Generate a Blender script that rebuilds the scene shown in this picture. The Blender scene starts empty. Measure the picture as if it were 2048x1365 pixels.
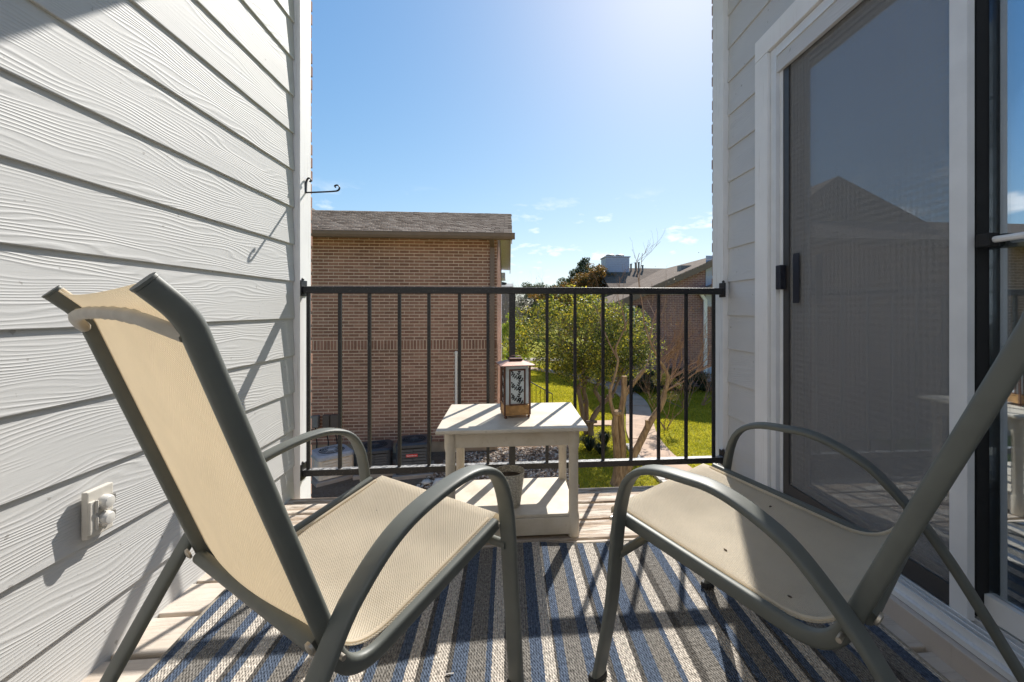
import bpy, bmesh, math, random
import numpy as np
from mathutils import Vector, Matrix
random.seed(7)
rng = np.random.default_rng(11)
sc = bpy.context.scene
COL = sc.collection
R = math.radians

# ------------------------------------------------------------------ camera, sky, sun, exposure
cam_d = bpy.data.cameras.new('camera')
cam = bpy.data.objects.new('camera', cam_d); COL.objects.link(cam)
cam.location = (0, 0, .873)
cam.rotation_euler = (R(90), 0, R(-4.95))
cam_d.sensor_width = 36; cam_d.lens = 850/2048*36
cam_d.shift_x = -(1089.65-1024)/2048
cam_d.shift_y = -(682.5-620)/2048
cam_d.clip_start = .02; cam_d.clip_end = 2000
sc.camera = cam

SUN = Vector((.446, 1, .985)).normalized()
w = bpy.data.worlds.new('World'); sc.world = w; w.use_nodes = True
wt = w.node_tree; wt.nodes.clear()
def wn(t, **kw):
    n = wt.nodes.new('ShaderNode'+t)
    for k, v in kw.items(): setattr(n, k, v)
    return n
sky = wn('TexSky', sky_type='NISHITA', sun_disc=False)
sky.sun_elevation = math.asin(SUN.z); sky.sun_rotation = math.atan2(SUN.x, SUN.y)
sky.air_density = 1.0; sky.dust_density = .40; sky.ozone_density = 4.0; sky.altitude = 100
tc = wn('TexCoord')
mp = wn('Mapping'); mp.inputs['Scale'].default_value = (9, 9, 26); mp.inputs['Location'].default_value = (3.1, .4, .2)
nz = wn('TexNoise'); nz.inputs['Scale'].default_value = 1.0; nz.inputs['Detail'].default_value = 7; nz.inputs['Roughness'].default_value = .55
cr_ = wn('ValToRGB'); cr_.color_ramp.elements[0].position = .575; cr_.color_ramp.elements[1].position = .68
sep = wn('SeparateXYZ')
el = wn('ValToRGB')
ce = el.color_ramp.elements
ce[0].position = 0.0; ce[0].color = (.5, .5, .5, 1); ce[1].position = .27; ce[1].color = (0, 0, 0, 1)
e = ce.new(.10); e.color = (1, 1, 1, 1)
e = ce.new(.17); e.color = (.8, .8, .8, 1)
mul = wn('Math', operation='MULTIPLY'); mx = wn('MixRGB')
mx.inputs[2].default_value = (5.0, 5.05, 5.1, 1)
bg = wn('Background'); bg.inputs['Strength'].default_value = .117
wo = wn('OutputWorld')
L = wt.links.new
L(tc.outputs['Generated'], mp.inputs['Vector']); L(mp.outputs[0], nz.inputs['Vector']); L(nz.outputs['Fac'], cr_.inputs[0])
L(tc.outputs['Generated'], sep.inputs[0]); L(sep.outputs['Z'], el.inputs[0])
L(cr_.outputs[0], mul.inputs[0]); L(el.outputs[0], mul.inputs[1])
ma = wn('VectorMath', operation='MULTIPLY_ADD'); ma.inputs[1].default_value = (.125,)*3; ma.inputs[2].default_value = (1, 1, 1)
dv = wn('VectorMath', operation='DIVIDE'); L(sky.outputs[0], ma.inputs[0]); L(sky.outputs[0], dv.inputs[0]); L(ma.outputs[0], dv.inputs[1])
hs = wn('HueSaturation'); hs.inputs['Saturation'].default_value = 1.28; L(dv.outputs[0], hs.inputs['Color'])
L(mul.outputs[0], mx.inputs[0]); L(hs.outputs[0], mx.inputs[1]); L(mx.outputs[0], bg.inputs[0]); L(bg.outputs[0], wo.inputs[0])

sl = bpy.data.lights.new('sun', 'SUN'); sl.energy = 3.3; sl.angle = R(.53); sl.color = (1, .955, .885)
so = bpy.data.objects.new('sun', sl); COL.objects.link(so)
so.rotation_euler = (-SUN).to_track_quat('-Z', 'Y').to_euler(); so.location = (10, 20, 20)
sc.view_settings.view_transform = 'Standard'; sc.view_settings.look = 'None'
sc.view_settings.exposure = 1.17; sc.view_settings.gamma = 1

# ------------------------------------------------------------------ material helpers
class NT:
    def __init__(s, name):
        s.m = bpy.data.materials.new(name); s.m.use_nodes = True
        s.t = s.m.node_tree; s.b = s.t.nodes['Principled BSDF']; s.out = s.t.nodes['Material Output']
    def n(s, typ, ins=None, **kw):
        nd = s.t.nodes.new('ShaderNode'+typ)
        for k, v in kw.items(): setattr(nd, k, v)
        for k, v in (ins or {}).items(): s.put(nd.inputs[k], v)
        return nd
    def put(s, sock, v):
        if isinstance(v, bpy.types.NodeSocket): s.t.links.new(v, sock)
        elif isinstance(v, bpy.types.Node): s.t.links.new(v.outputs[0], sock)
        else:
            if isinstance(v, tuple) and len(v) == 3 and sock.type == 'RGBA': v = v+(1,)
            sock.default_value = v
    def math(s, op, a, b=0.0, c=0.0):
        return s.n('Math', {0: a, 1: b, 2: c}, operation=op).outputs[0]
    def ramp(s, fac, stops, interp='LINEAR'):
        nd = s.n('ValToRGB', {0: fac}); cr = nd.color_ramp; cr.interpolation = interp
        while len(cr.elements) < len(stops): cr.elements.new(.5)
        for el_, (p, c) in zip(cr.elements, stops):
            el_.position = p
            if not isinstance(c, tuple): c = (c, c, c)
            el_.color = c+(1,)
        return nd.outputs[0]
    def noise(s, vec, scale, detail=4, rough=.5, dist=0):
        return s.n('TexNoise', {'Vector': vec, 'Scale': scale, 'Detail': detail, 'Roughness': rough, 'Distortion': dist}).outputs['Fac']
    def coord(s, kind='Object', scale=(1, 1, 1), loc=(0, 0, 0)):
        c = s.n('TexCoord').outputs[kind]
        return s.n('Mapping', {'Vector': c, 'Scale': scale, 'Location': loc}).outputs[0]
    def pos(s, scale=(1, 1, 1)):
        c = s.n('NewGeometry').outputs['Position']
        return s.n('Mapping', {'Vector': c, 'Scale': scale}).outputs[0]
    def mix(s, f, a, b, blend='MIX'):
        return s.n('MixRGB', {0: f, 1: a, 2: b}, blend_type=blend).outputs[0]
    def bump(s, h, strength=.3, dist=.01, normal=None):
        i = {'Height': h, 'Strength': strength, 'Distance': dist}
        if normal is not None: i['Normal'] = normal
        return s.n('Bump', i).outputs[0]
    def set(s, **kw):
        names = dict(col='Base Color', rough='Roughness', metal='Metallic', nrm='Normal', spec='Specular IOR Level', alpha='Alpha', trans='Transmission Weight')
        for k, v in kw.items(): s.put(s.b.inputs[names.get(k, k)], v)
        return s.m

def simple(name, col, rough=.5, metal=0.0, var=.12, vscale=30, bump=0.0, bscale=200, spec=.5):
    m = NT(name); p = m.pos()
    nz_ = m.noise(p, vscale, 5)
    lo = tuple(c*(1-var) for c in col); hi = tuple(min(1, c*(1+var)) for c in col)
    m.set(col=m.ramp(nz_, [(.3, lo), (.7, hi)]), rough=rough, metal=metal, spec=spec)
    if bump: m.set(nrm=m.bump(m.noise(p, bscale, 3), bump, .002))
    return m.m

# ------------------------------------------------------------------ mesh helpers
class MB:
    def __init__(s): s.v = []; s.f = []
    def add(s, v, f):
        o = len(s.v); s.v += [tuple(p) for p in v]; s.f += [tuple(i+o for i in q) for q in f]
    def box(s, x0, x1, y0, y1, z0, z1):
        s.add([(x0, y0, z0), (x1, y0, z0), (x1, y1, z0), (x0, y1, z0), (x0, y0, z1), (x1, y0, z1), (x1, y1, z1), (x0, y1, z1)],
              [(0, 3, 2, 1), (4, 5, 6, 7), (0, 1, 5, 4), (1, 2, 6, 5), (2, 3, 7, 6), (3, 0, 4, 7)])
    def bevbox(s, x0, x1, y0, y1, z0, z1, b=.003):
        bm = bmesh.new(); bmesh.ops.create_cube(bm, size=1)
        for v in bm.verts: v.co = ((x0+x1)/2+v.co.x*(x1-x0), (y0+y1)/2+v.co.y*(y1-y0), (z0+z1)/2+v.co.z*(z1-z0))
        bmesh.ops.bevel(bm, geom=bm.edges[:], offset=b, segments=2, profile=.6, affect='EDGES')
        s.frombm(bm)
    def frombm(s, bm, mat=None):
        bm.verts.index_update()
        s.add([(mat @ v.co if mat else v.co) for v in bm.verts], [[v.index for v in f.verts] for f in bm.faces]); bm.free()
    def prism(s, poly, axis, a, b):
        """polygon (2D) extruded along axis 0/1/2 from a to b"""
        n = len(poly)
        def P(p, t):
            q = list(p); q.insert(axis, t); return tuple(q)
        s.add([P(p, a) for p in poly]+[P(p, b) for p in poly],
              [tuple(range(n))[::-1], tuple(range(n, 2*n))]+[(i, (i+1) % n, n+(i+1) % n, n+i) for i in range(n)])
    def tube(s, pts, r, n=8, cap=True):
        pts = [Vector(p) for p in pts]; k = len(pts)
        rs = r if isinstance(r, (list, tuple, np.ndarray)) else [r]*k
        up = None; V = []
        for i, p in enumerate(pts):
            t = (pts[min(i+1, k-1)]-pts[max(i-1, 0)]).normalized()
            if up is None:
                a = Vector((0, 0, 1)) if abs(t.z) < .9 else Vector((1, 0, 0)); up = (a-t*a.dot(t)).normalized()
            else:
                up = (up-t*up.dot(t)); up = up.normalized() if up.length > 1e-6 else t.orthogonal().normalized()
            sd = t.cross(up)
            for j in range(n):
                A = 2*math.pi*j/n; V.append(p+(up*math.cos(A)+sd*math.sin(A))*rs[i])
        F = [(i*n+j, i*n+(j+1) % n, (i+1)*n+(j+1) % n, (i+1)*n+j) for i in range(k-1) for j in range(n)]
        if cap: F += [tuple(range(n))[::-1], tuple(range((k-1)*n, k*n))]
        s.add(V, F)
    def band(s, pts, lat, a, b, n=16, e=2.6):
        """superellipse section swept along pts; half size a along lat, b across"""
        pts = [Vector(p) for p in pts]; lat = Vector(lat); k = len(pts); V = []
        for i, p in enumerate(pts):
            t = (pts[min(i+1, k-1)]-pts[max(i-1, 0)]).normalized(); nn = lat.cross(t).normalized()
            for j in range(n):
                A = 2*math.pi*j/n; c, d = math.cos(A), math.sin(A)
                V.append(p+lat*(a*math.copysign(abs(c)**(2/e), c))+nn*(b*math.copysign(abs(d)**(2/e), d)))
        F = [(i*n+j, i*n+(j+1) % n, (i+1)*n+(j+1) % n, (i+1)*n+j) for i in range(k-1) for j in range(n)]
        F += [tuple(range(n))[::-1], tuple(range((k-1)*n, k*n))]
        s.add(V, F)
    def lathe(s, prof, c=(0, 0, 0), n=24, close=False):
        V = []; k = len(prof)
        for r_, z in prof:
            for j in range(n):
                A = 2*math.pi*j/n; V.append((c[0]+r_*math.cos(A), c[1]+r_*math.sin(A), c[2]+z))
        F = [(i*n+j, i*n+(j+1) % n, (i+1)*n+(j+1) % n, (i+1)*n+j) for i in range(k-1) for j in range(n)]
        F += [tuple(range(n))[::-1], tuple(range((k-1)*n, k*n))]
        s.add(V, F)
    def mesh(s, name, smooth=False):
        me = bpy.data.meshes.new(name); me.from_pydata(s.v, [], s.f); me.update()
        bm = bmesh.new(); bm.from_mesh(me); bmesh.ops.recalc_face_normals(bm, faces=bm.faces[:]); bm.to_mesh(me); bm.free()
        if smooth:
            me.polygons.foreach_set('use_smooth', [True]*len(me.polygons))
            try: me.set_sharp_from_angle(angle=R(40))
            except Exception: pass
        return me
    def build(s, name, mat, parent=None, smooth=False, **kw):
        return ob(name, s.mesh(name, smooth), mat, parent, **kw)

def ob(name, me, mat=None, parent=None, loc=None, **kw):
    o = bpy.data.objects.new(name, me); COL.objects.link(o)
    if mat and not me.materials: me.materials.append(mat)
    if parent: o.parent = parent
    if loc is not None: o.location = loc
    for k, v in kw.items(): o[k] = v
    return o
def thing(name, label, cat, loc=(0, 0, 0), rz=0, group=None):
    o = bpy.data.objects.new(name, None); COL.objects.link(o); o.empty_display_size = .1
    o.location = loc; o.rotation_euler = (0, 0, rz); return tag(o, label, cat, group)
def tag(o, label, cat, group=None):
    o['label'] = label; o['category'] = cat
    if group: o['group'] = group
    return o
def fillet(P, r, n=8):
    P = [np.array(p, float) for p in P]; out = [P[0]]
    for i in range(1, len(P)-1):
        a, b, c = P[i-1], P[i], P[i+1]; u = a-b; v = c-b; lu = np.linalg.norm(u); lv = np.linalg.norm(v); u /= lu; v /= lv
        ang = math.acos(max(-1, min(1, u@v))); d = min(r[i-1]/math.tan(ang/2), lu*.49, lv*.49); p0 = b+u*d; p1 = b+v*d
        for t in np.linspace(0, 1, n): out.append((1-t)**2*p0+2*t*(1-t)*b+t*t*p1)
    out.append(P[-1]); return out
def catmull(P, n=8):
    P = np.array(P, float); Q = np.vstack([2*P[0]-P[1], P, 2*P[-1]-P[-2]]); o = []
    for i in range(1, len(Q)-2):
        for t in np.linspace(0, 1, n, endpoint=False):
            a, b, c, d = Q[i-1:i+3]; o.append(.5*(2*b+(-a+c)*t+(2*a-5*b+4*c-d)*t*t+(-a+3*b-3*c+d)*t**3))
    o.append(P[-1]); return o
def fastmesh(name, V, F):
    """numpy verts (n,3) and faces (m,k)"""
    V = np.asarray(V, np.float32); F = np.asarray(F, np.int32); me = bpy.data.meshes.new(name)
    m, k = F.shape
    me.vertices.add(len(V)); me.vertices.foreach_set('co', V.ravel())
    me.loops.add(m*k); me.loops.foreach_set('vertex_index', F.ravel())
    me.polygons.add(m); me.polygons.foreach_set('loop_start', np.arange(0, m*k, k, dtype=np.int32))
    me.update(calc_edges=True); return me

# ------------------------------------------------------------------ materials
def siding_mat(name, col, along):
    m = NT(name); c = m.n('TexCoord').outputs['Object']; rnd = m.n('ObjectInfo').outputs['Random']
    off = m.n('CombineXYZ', {0: m.math('MULTIPLY', rnd, 37), 1: m.math('MULTIPLY', rnd, 91), 2: m.math('MULTIPLY', rnd, 13)}).outputs[0]
    v = m.n('VectorMath', {0: c, 1: off}, operation='ADD').outputs[0]
    sc1 = (1, 1.6, 9)
    n1 = m.noise(m.n('Mapping', {'Vector': v, 'Scale': sc1}).outputs[0], 1, 2, .5)
    z = m.n('SeparateXYZ', {0: c}).outputs['Z']
    ph = m.math('ADD', m.math('MULTIPLY', z, 620), m.math('MULTIPLY', n1, 85))
    s1 = m.math('SINE', ph)
    s1 = m.math('POWER', m.math('ADD', m.math('MULTIPLY', s1, .5), .5), 2.2)
    n2 = m.noise(m.n('Mapping', {'Vector': v, 'Scale': (1, 2.2, 14)}).outputs[0], 1, 3)
    amp = m.ramp(n2, [(.36, .12), (.58, 1.0)])
    fine = m.noise(m.n('Mapping', {'Vector': v, 'Scale': (60, 12, 420)}).outputs[0], 1, 4, .6)
    h = m.math('ADD', m.math('MULTIPLY', s1, amp), m.math('MULTIPLY', fine, .35))
    n3 = m.noise(m.n('Mapping', {'Vector': v, 'Scale': (2, 2, 3)}).outputs[0], 1, 5, .6)
    base = m.ramp(n3, [(.3, tuple(x*.93 for x in col)), (.7, col)])
    spots = m.noise(v, 38, 2); sp = m.ramp(spots, [(.735, 0), (.76, 1)])
    base = m.mix(m.math('MULTIPLY', sp, .45), base, (.16, .14, .12))
    m.set(col=base, rough=.62, spec=.3, nrm=m.bump(h, .62, .0012))
    return m.m
M = {}
M['sidingL'] = siding_mat('siding_paint', (.575, .57, .555), 'Y')
M['sidingR'] = siding_mat('siding_paint_shade_side', (.62, .62, .625), 'Y')  # same house paint as the left wall, base lightened for the shaded side
def trim_mat(name, col, wear=.5):
    m = NT(name); v = m.pos((60, 60, 5)); g = m.noise(v, 1.6, 6, .65)
    cr = m.ramp(m.noise(m.pos((90, 90, 3.0)), 1, 5, .7), [(.60, 0), (.66, 1)])
    base = m.ramp(m.noise(m.pos(), 6, 4), [(.3, tuple(c*.92 for c in col)), (.7, col)])
    m.set(col=m.mix(m.math('MULTIPLY', cr, wear), base, (.36, .30, .25)), rough=.6, spec=.3, nrm=m.bump(g, .5, .0015)); return m.m
M['trim'] = trim_mat('trim_paint', (.88, .87, .86), .35)
M['casing'] = trim_mat('casing_paint', (.91, .90, .89), .15)
M['sillwood'] = trim_mat('sill_paint', (.58, .52, .47), .3)
M['vinyl'] = simple('white_aluminium', (.74, .75, .76), .35, var=.05, vscale=12)
M['backing'] = simple('wall_sheathing', (.35, .33, .31), .8)
M['ceiling'] = simple('soffit_paint', (.78, .77, .74), .7)
def black_paint():
    m = NT('chipped_black_paint'); p = m.pos()
    fl = m.ramp(m.noise(p, 130, 4, .7), [(.60, 0), (.645, 1)])
    nz_ = m.n('NewGeometry').outputs['Normal']; up = m.n('SeparateXYZ', {0: nz_}).outputs['Z']
    dust = m.math('MULTIPLY', m.ramp(up, [(.5, 0), (.85, 1)]), m.ramp(m.noise(p, 55, 5, .65), [(.42, .15), (.58, .9)]))
    col = m.mix(m.math('MULTIPLY', fl, .16), (.016, .016, .018), (.42, .38, .33))
    col = m.mix(m.math('MULTIPLY', dust, .75), col, (.55, .53, .50))
    m.set(col=col, rough=.42, spec=.45, nrm=m.bump(m.noise(p, 90, 4, .6), .35, .003)); return m.m
M['black'] = black_paint()
def brick_part(name, c0, c1, c2):
    m = NT(name); rnd = m.n('ObjectInfo').outputs['Random']; isl = m.n('NewGeometry').outputs['Random Per Island']
    f = m.math('FRACT', m.math('ADD', m.math('MULTIPLY', rnd, 7.3), isl))
    p = m.pos(); n = m.noise(p, 26, 4, .65)
    base = m.ramp(f, [(0, c0), (.45, c1), (1, c2)])
    blot = m.ramp(m.noise(m.pos((1, 1, 2)), .9, 4), [(.35, .80), (.65, 1.16)])
    col = m.mix(1, base, blot, 'MULTIPLY'); col = m.mix(m.ramp(n, [(.45, 0), (.75, .5)]), col, tuple(x*1.5 for x in c1))
    m.set(col=col, rough=.9, spec=.15, nrm=m.bump(m.noise(p, 140, 4), .6, .004)); return m.m
M['brick'] = brick_part('brown_brick', (.215, .112, .078), (.275, .148, .104), (.335, .188, .134))
M['mortar'] = simple('tan_mortar', (.66, .54, .43), .95, var=.15, vscale=9, bump=.4)
def brick_far(name, rows=.0693, bc=((.30, .165, .115), (.215, .115, .082)), mort=(.58, .46, .36), axis='X'):
    m = NT(name); c = m.n('NewGeometry').outputs['Position']; s = m.n('SeparateXYZ', {0: c})
    v = m.n('CombineXYZ', {0: s.outputs['X' if axis == 'X' else 'Y'], 1: s.outputs['Z']}).outputs[0]
    b = m.n('TexBrick', {'Vector': v, 'Color1': bc[0], 'Color2': bc[1], 'Mortar': mort, 'Scale': 1.0, 'Mortar Size': .006,
                         'Mortar Smooth': .3, 'Brick Width': .206, 'Row Height': rows, 'Bias': 0.0})
    big = m.ramp(m.noise(c, .8, 4), [(.35, .8), (.65, 1.15)])
    m.set(col=m.mix(1, b.outputs[0], big, 'MULTIPLY'), rough=.9, spec=.15, nrm=m.bump(b.outputs['Fac'], -.6, .008)); return m.m
M['brickfar'] = brick_far('brown_brick_courses')
M['brickside'] = brick_far('brown_brick_courses_side', axis='Y')
M['brickmauve'] = brick_far('mauve_brick_courses', bc=((.30, .165, .15), (.21, .115, .11)), mort=(.50, .41, .37))
M['brickmauve_s'] = brick_far('mauve_brick_courses_side', bc=((.30, .165, .15), (.21, .115, .11)), mort=(.50, .41, .37), axis='Y')
def shingle():
    m = NT('asphalt_shingle'); rnd = m.n('ObjectInfo').outputs['Random']; isl = m.n('NewGeometry').outputs['Random Per Island']
    f = m.math('FRACT', m.math('ADD', m.math('MULTIPLY', rnd, 5.7), isl))
    c = m.ramp(f, [(0, (.17, .125, .093)), (.5, (.27, .205, .158)), (1, (.37, .295, .235))])
    g = m.ramp(m.noise(m.pos(), 160, 3), [(.3, .75), (.7, 1.25)])
    m.set(col=m.mix(1, c, g, 'MULTIPLY'), rough=.95, spec=.1); return m.m
M['shingle'] = shingle()
def shingle_far(axis):
    m = NT('asphalt_shingle_courses_'+axis.lower()); c = m.n('NewGeometry').outputs['Position']; s = m.n('SeparateXYZ', {0: c})
    v = m.n('CombineXYZ', {0: s.outputs[axis], 1: m.math('MULTIPLY', s.outputs['Z'], 2.4)}).outputs[0]
    b = m.n('TexBrick', {'Vector': v, 'Color1': (.215, .165, .125), 'Color2': (.16, .12, .092), 'Mortar': (.10, .078, .06), 'Scale': 1.0,
                         'Mortar Size': .008, 'Brick Width': .3, 'Row Height': .14})
    m.set(col=b.outputs[0], rough=.95, spec=.1); return m.m
M['shingleX'] = shingle_far('X'); M['shingleY'] = shingle_far('Y')
M['brown_metal'] = simple('brown_gutter_enamel', (.165, .115, .085), .5, var=.1, vscale=5)
M['fascia'] = simple('pale_fascia_paint', (.74, .73, .80), .7)
M['concrete'] = simple('pale_concrete', (.34, .285, .24), .9, var=.18, vscale=4, bump=.3)
M['pathc'] = simple('pinkish_concrete', (.47, .335, .24), .9, var=.16, vscale=3, bump=.3)
M['foundation'] = simple('foundation_parging', (.36, .26, .17), .9, var=.2, vscale=6)
M['pvc'] = simple('white_pvc', (.78, .74, .68), .4)
M['tanmetal'] = simple('cream_enamel', (.70, .59, .47), .5, var=.08)
M['darkmetal'] = simple('charcoal_enamel', (.045, .05, .058), .45, var=.2)
M['dark'] = simple('black_recess', (.012, .012, .013), .7)
M['acgrey'] = simple('pale_grey_enamel', (.44, .42, .42), .5)
M['greybox'] = simple('grey_enamel', (.20, .19, .175), .5)
M['brownbox'] = simple('brown_enamel', (.10, .075, .06), .6)
M['red'] = simple('red_badge', (.62, .035, .03), .4, var=.03)
M['white'] = simple('white_paint', (.8, .8, .79), .45, var=.03)
def deck():
    m = NT('weathered_deck_paint'); c = m.n('TexCoord').outputs['Object']; rnd = m.n('ObjectInfo').outputs['Random']
    v = m.n('VectorMath', {0: c, 1: m.n('CombineXYZ', {0: m.math('MULTIPLY', rnd, 71), 1: m.math('MULTIPLY', rnd, 23)}).outputs[0]}, operation='ADD').outputs[0]
    g = m.noise(m.n('Mapping', {'Vector': v, 'Scale': (5, 80, 40)}).outputs[0], 1, 8, .72, .3)
    crack = m.ramp(g, [(.545, 0), (.58, 1)])
    yy = m.n('SeparateXYZ', {0: m.n('NewGeometry').outputs['Position']}).outputs['Y']
    worn = m.ramp(yy, [(0, .12), (1, .12)])
    worn = m.ramp(m.math('DIVIDE', yy, 2.1), [(.68, .18), (.82, 1.0)])
    patch = m.ramp(m.noise(m.n('Mapping', {'Vector': v, 'Scale': (3, 22, 22)}).outputs[0], 1, 7, .7), [(.47, 0), (.53, 1)])
    paint = m.ramp(m.noise(v, 7, 4), [(.3, (.52, .45, .375)), (.7, (.63, .56, .485))])
    raw = m.ramp(g, [(.3, (.47, .36, .26)), (.6, (.30, .215, .15))])
    col = m.mix(m.math('MULTIPLY', patch, m.math('MULTIPLY', worn, .9)), paint, raw)
    col = m.mix(m.math('MULTIPLY', crack, m.math('MULTIPLY', worn, .8)), col, (.16, .115, .08))
    hgt = m.math('SUBTRACT', m.math('MULTIPLY', g, -.6), m.math('MULTIPLY', m.math('MULTIPLY', patch, worn), .5))
    m.set(col=col, rough=.75, spec=.25, nrm=m.bump(hgt, .7, .004)); return m.m
M['deck'] = deck()
def rugm():
    m = NT('striped_woven_rug'); c = m.n('TexCoord').outputs['Object']; s = m.n('SeparateXYZ', {0: c})
    jit = m.math('MULTIPLY', m.math('SUBTRACT', m.noise(m.n('Mapping', {'Vector': c, 'Scale': (120, 160, 1)}).outputs[0], 1, 2), .5), .007)
    x = m.math('ADD', s.outputs['X'], jit)
    f = m.math('FRACT', m.math('DIVIDE', m.math('ADD', x, .135+4*.459), .459))
    B = (.090, .116, .165); Gr = (.20, .187, .17); Cm = (.52, .47, .41); D = (.105, .098, .09)
    seq = [(.035, B), (.045, Gr), (.014, B), (.031, Cm), (.022, D), (.042, Gr), (.033, B), (.029, Cm), (.005, D), (.021, B), (.045, Gr), (.026, B), (.027, Cm), (.013, D), (.022, B), (.035, Cm), (.014, D)]
    st = []; a = 0
    for w_, c_ in seq: st.append((a/.459, c_)); a += w_
    col = m.ramp(f, st, 'CONSTANT')
    yarn = m.noise(m.n('Mapping', {'Vector': c, 'Scale': (190, 85, 1)}).outputs[0], 1, 4, .8)
    sp = m.ramp(yarn, [(.35, .36), (.50, 1.0), (.65, 1.6)])
    col = m.mix(1, col, sp, 'MULTIPLY')
    rib = m.math('SINE', m.math('MULTIPLY', s.outputs['X'], 2*math.pi/.0065))
    knot = m.math('SINE', m.math('ADD', m.math('MULTIPLY', s.outputs['Y'], 2*math.pi/.011), m.math('MULTIPLY', s.outputs['X'], 900)))
    h = m.math('ADD', m.math('ADD', m.math('MULTIPLY', rib, .4), m.math('MULTIPLY', knot, .25)), m.math('MULTIPLY', yarn, 1.6))
    m.set(col=col, rough=.95, spec=.08, nrm=m.bump(h, .9, .0035)); return m.m
M['rug'] = rugm()
M['rugedge'] = simple('rug_binding', (.26, .225, .18), .95, var=.3, vscale=150, bump=.5)
def sling():
    m = NT('cream_sling_mesh'); c = m.n('TexCoord').outputs['UV']; s = m.n('SeparateXYZ', {0: c})
    # uv in metres
    a = m.math('SINE', m.math('MULTIPLY', s.outputs['X'], 2*math.pi/.0058)); b = m.math('SINE', m.math('MULTIPLY', s.outputs['Y'], 2*math.pi/.0058))
    h = m.math('MULTIPLY', a, b)
    p = m.pos(); stain = m.ramp(m.noise(p, 7, 5, .6), [(.35, .86), (.65, 1.04)])
    col = m.mix(m.ramp(h, [(.0, 0), (1, .22)]), (.81, .735, .605), (.56, .48, .365))
    col = m.mix(1, col, stain, 'MULTIPLY')
    spots = m.ramp(m.noise(p, 22, 2), [(.76, 0), (.79, .5)]); col = m.mix(spots, col, (.24, .17, .1))
    nrm = m.bump(h, .7, .0014)
    m.set(col=col, rough=.8, spec=.2, nrm=nrm)
    tr = m.n('BsdfTranslucent', {'Color': (.92, .83, .68), 'Normal': nrm})
    mx_ = m.n('MixShader', {0: .52, 1: m.b.outputs[0], 2: tr}); m.put(m.out.inputs[0], mx_); return m.m
M['sling'] = sling()
M['frame'] = simple('olive_grey_powder_coat', (.115, .122, .108), .50, var=.08, vscale=25, bump=.06, bscale=700, spec=.5)
M['handle'] = simple('ivory_vinyl_handle', (.42, .385, .33), .45, var=.1)
M['rubber'] = simple('black_rubber_foot', (.015, .015, .015), .7)
M['bolt'] = simple('dull_bolt_steel', (.45, .40, .33), .4, .6)
def resin():
    m = NT('cream_resin'); p = m.pos(); st = m.ramp(m.noise(p, 9, 6, .65), [(.3, (.50, .43, .33)), (.55, (.61, .545, .45)), (.8, (.66, .60, .51))])
    gr = m.ramp(m.noise(p, 55, 4, .7), [(.60, 0), (.70, .35)]); m.set(col=m.mix(gr, st, (.38, .30, .21)), rough=.5, spec=.35, nrm=m.bump(m.noise(p, 300, 3), .15, .001)); return m.m
M['resin'] = resin()
M['copper'] = simple('rusty_copper', (.13, .06, .04), .5, .45, var=.35, vscale=60)
M['copperroof'] = simple('pinkish_copper_roof', (.40, .24, .19), .4, .5, var=.2, vscale=50)
M['gold'] = simple('golden_wood_base', (.42, .235, .09), .55, .2, var=.3, vscale=50)
def glassfrost():
    m = NT('frosted_glass'); m.set(col=(.86, .90, .91), rough=.35)
    tr = m.n('BsdfTranslucent', {'Color': (.95, .98, .99)}); mx_ = m.n('MixShader', {0: .55, 1: m.b.outputs[0], 2: tr}); m.put(m.out.inputs[0], mx_); return m.m
M['frost'] = glassfrost()
def pot():
    m = NT('textured_grey_ceramic'); p = m.pos(); v = m.n('TexVoronoi', {'Vector': p, 'Scale': 95}, feature='DISTANCE_TO_EDGE').outputs['Distance']
    e_ = m.ramp(v, [(.02, 0), (.16, 1)]); m.set(col=m.mix(e_, (.40, .37, .31), (.56, .53, .46)), rough=.7, nrm=m.bump(e_, .8, .003)); return m.m
M['pot'] = pot(); M['soil'] = simple('dark_soil', (.055, .045, .038), .95, var=.4, vscale=80, bump=.8)
def glass(name, refl, tint):
    m = NT(name); fr = m.n('Fresnel', {'IOR': 1.5}).outputs[0]; f = m.math('MINIMUM', m.math('ADD', m.math('MULTIPLY', fr, 1.2), refl), .9)
    g = m.n('BsdfGlossy', {'Color': tint, 'Roughness': .005}); t = m.n('BsdfTransparent', {'Color': (.90, .91, .92)})
    mx_ = m.n('MixShader', {0: f, 1: t, 2: g}); m.put(m.out.inputs[0], mx_); return m.m
M['glass'] = glass('door_glass', .44, (.80, .88, .95))
def screen():
    m = NT('insect_screen_mesh'); p = m.pos(); s = m.n('SeparateXYZ', {0: p})
    a = m.math('SINE', m.math('MULTIPLY', s.outputs['Y'], 2*math.pi/.0058)); b = m.math('SINE', m.math('MULTIPLY', s.outputs['Z'], 2*math.pi/.0058))
    wob = m.noise(p, 3, 2); ph = m.math('MULTIPLY', wob, 5)
    c1 = m.math('SINE', m.math('ADD', m.math('MULTIPLY', s.outputs['Y'], 2*math.pi/.019), ph)); c2 = m.math('SINE', m.math('ADD', m.math('MULTIPLY', s.outputs['Z'], 2*math.pi/.022), ph))
    f = m.math('ADD', m.math('ADD', m.math('MULTIPLY', m.math('MULTIPLY', a, b), .05), .36), m.math('MULTIPLY', m.math('ADD', c1, c2), .045))
    t = m.n('BsdfTransparent'); d = m.n('BsdfDiffuse', {'Color': (.37, .365, .36)})
    mx_ = m.n('MixShader', {0: f, 1: t, 2: d}); m.put(m.out.inputs[0], mx_); return m.m
M['screen'] = screen()
M['bronze'] = simple('dark_bronze_frame', (.055, .052, .05), .45, var=.1)
M['latch'] = simple('blue_black_plastic', (.014, .016, .026), .4)
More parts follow.
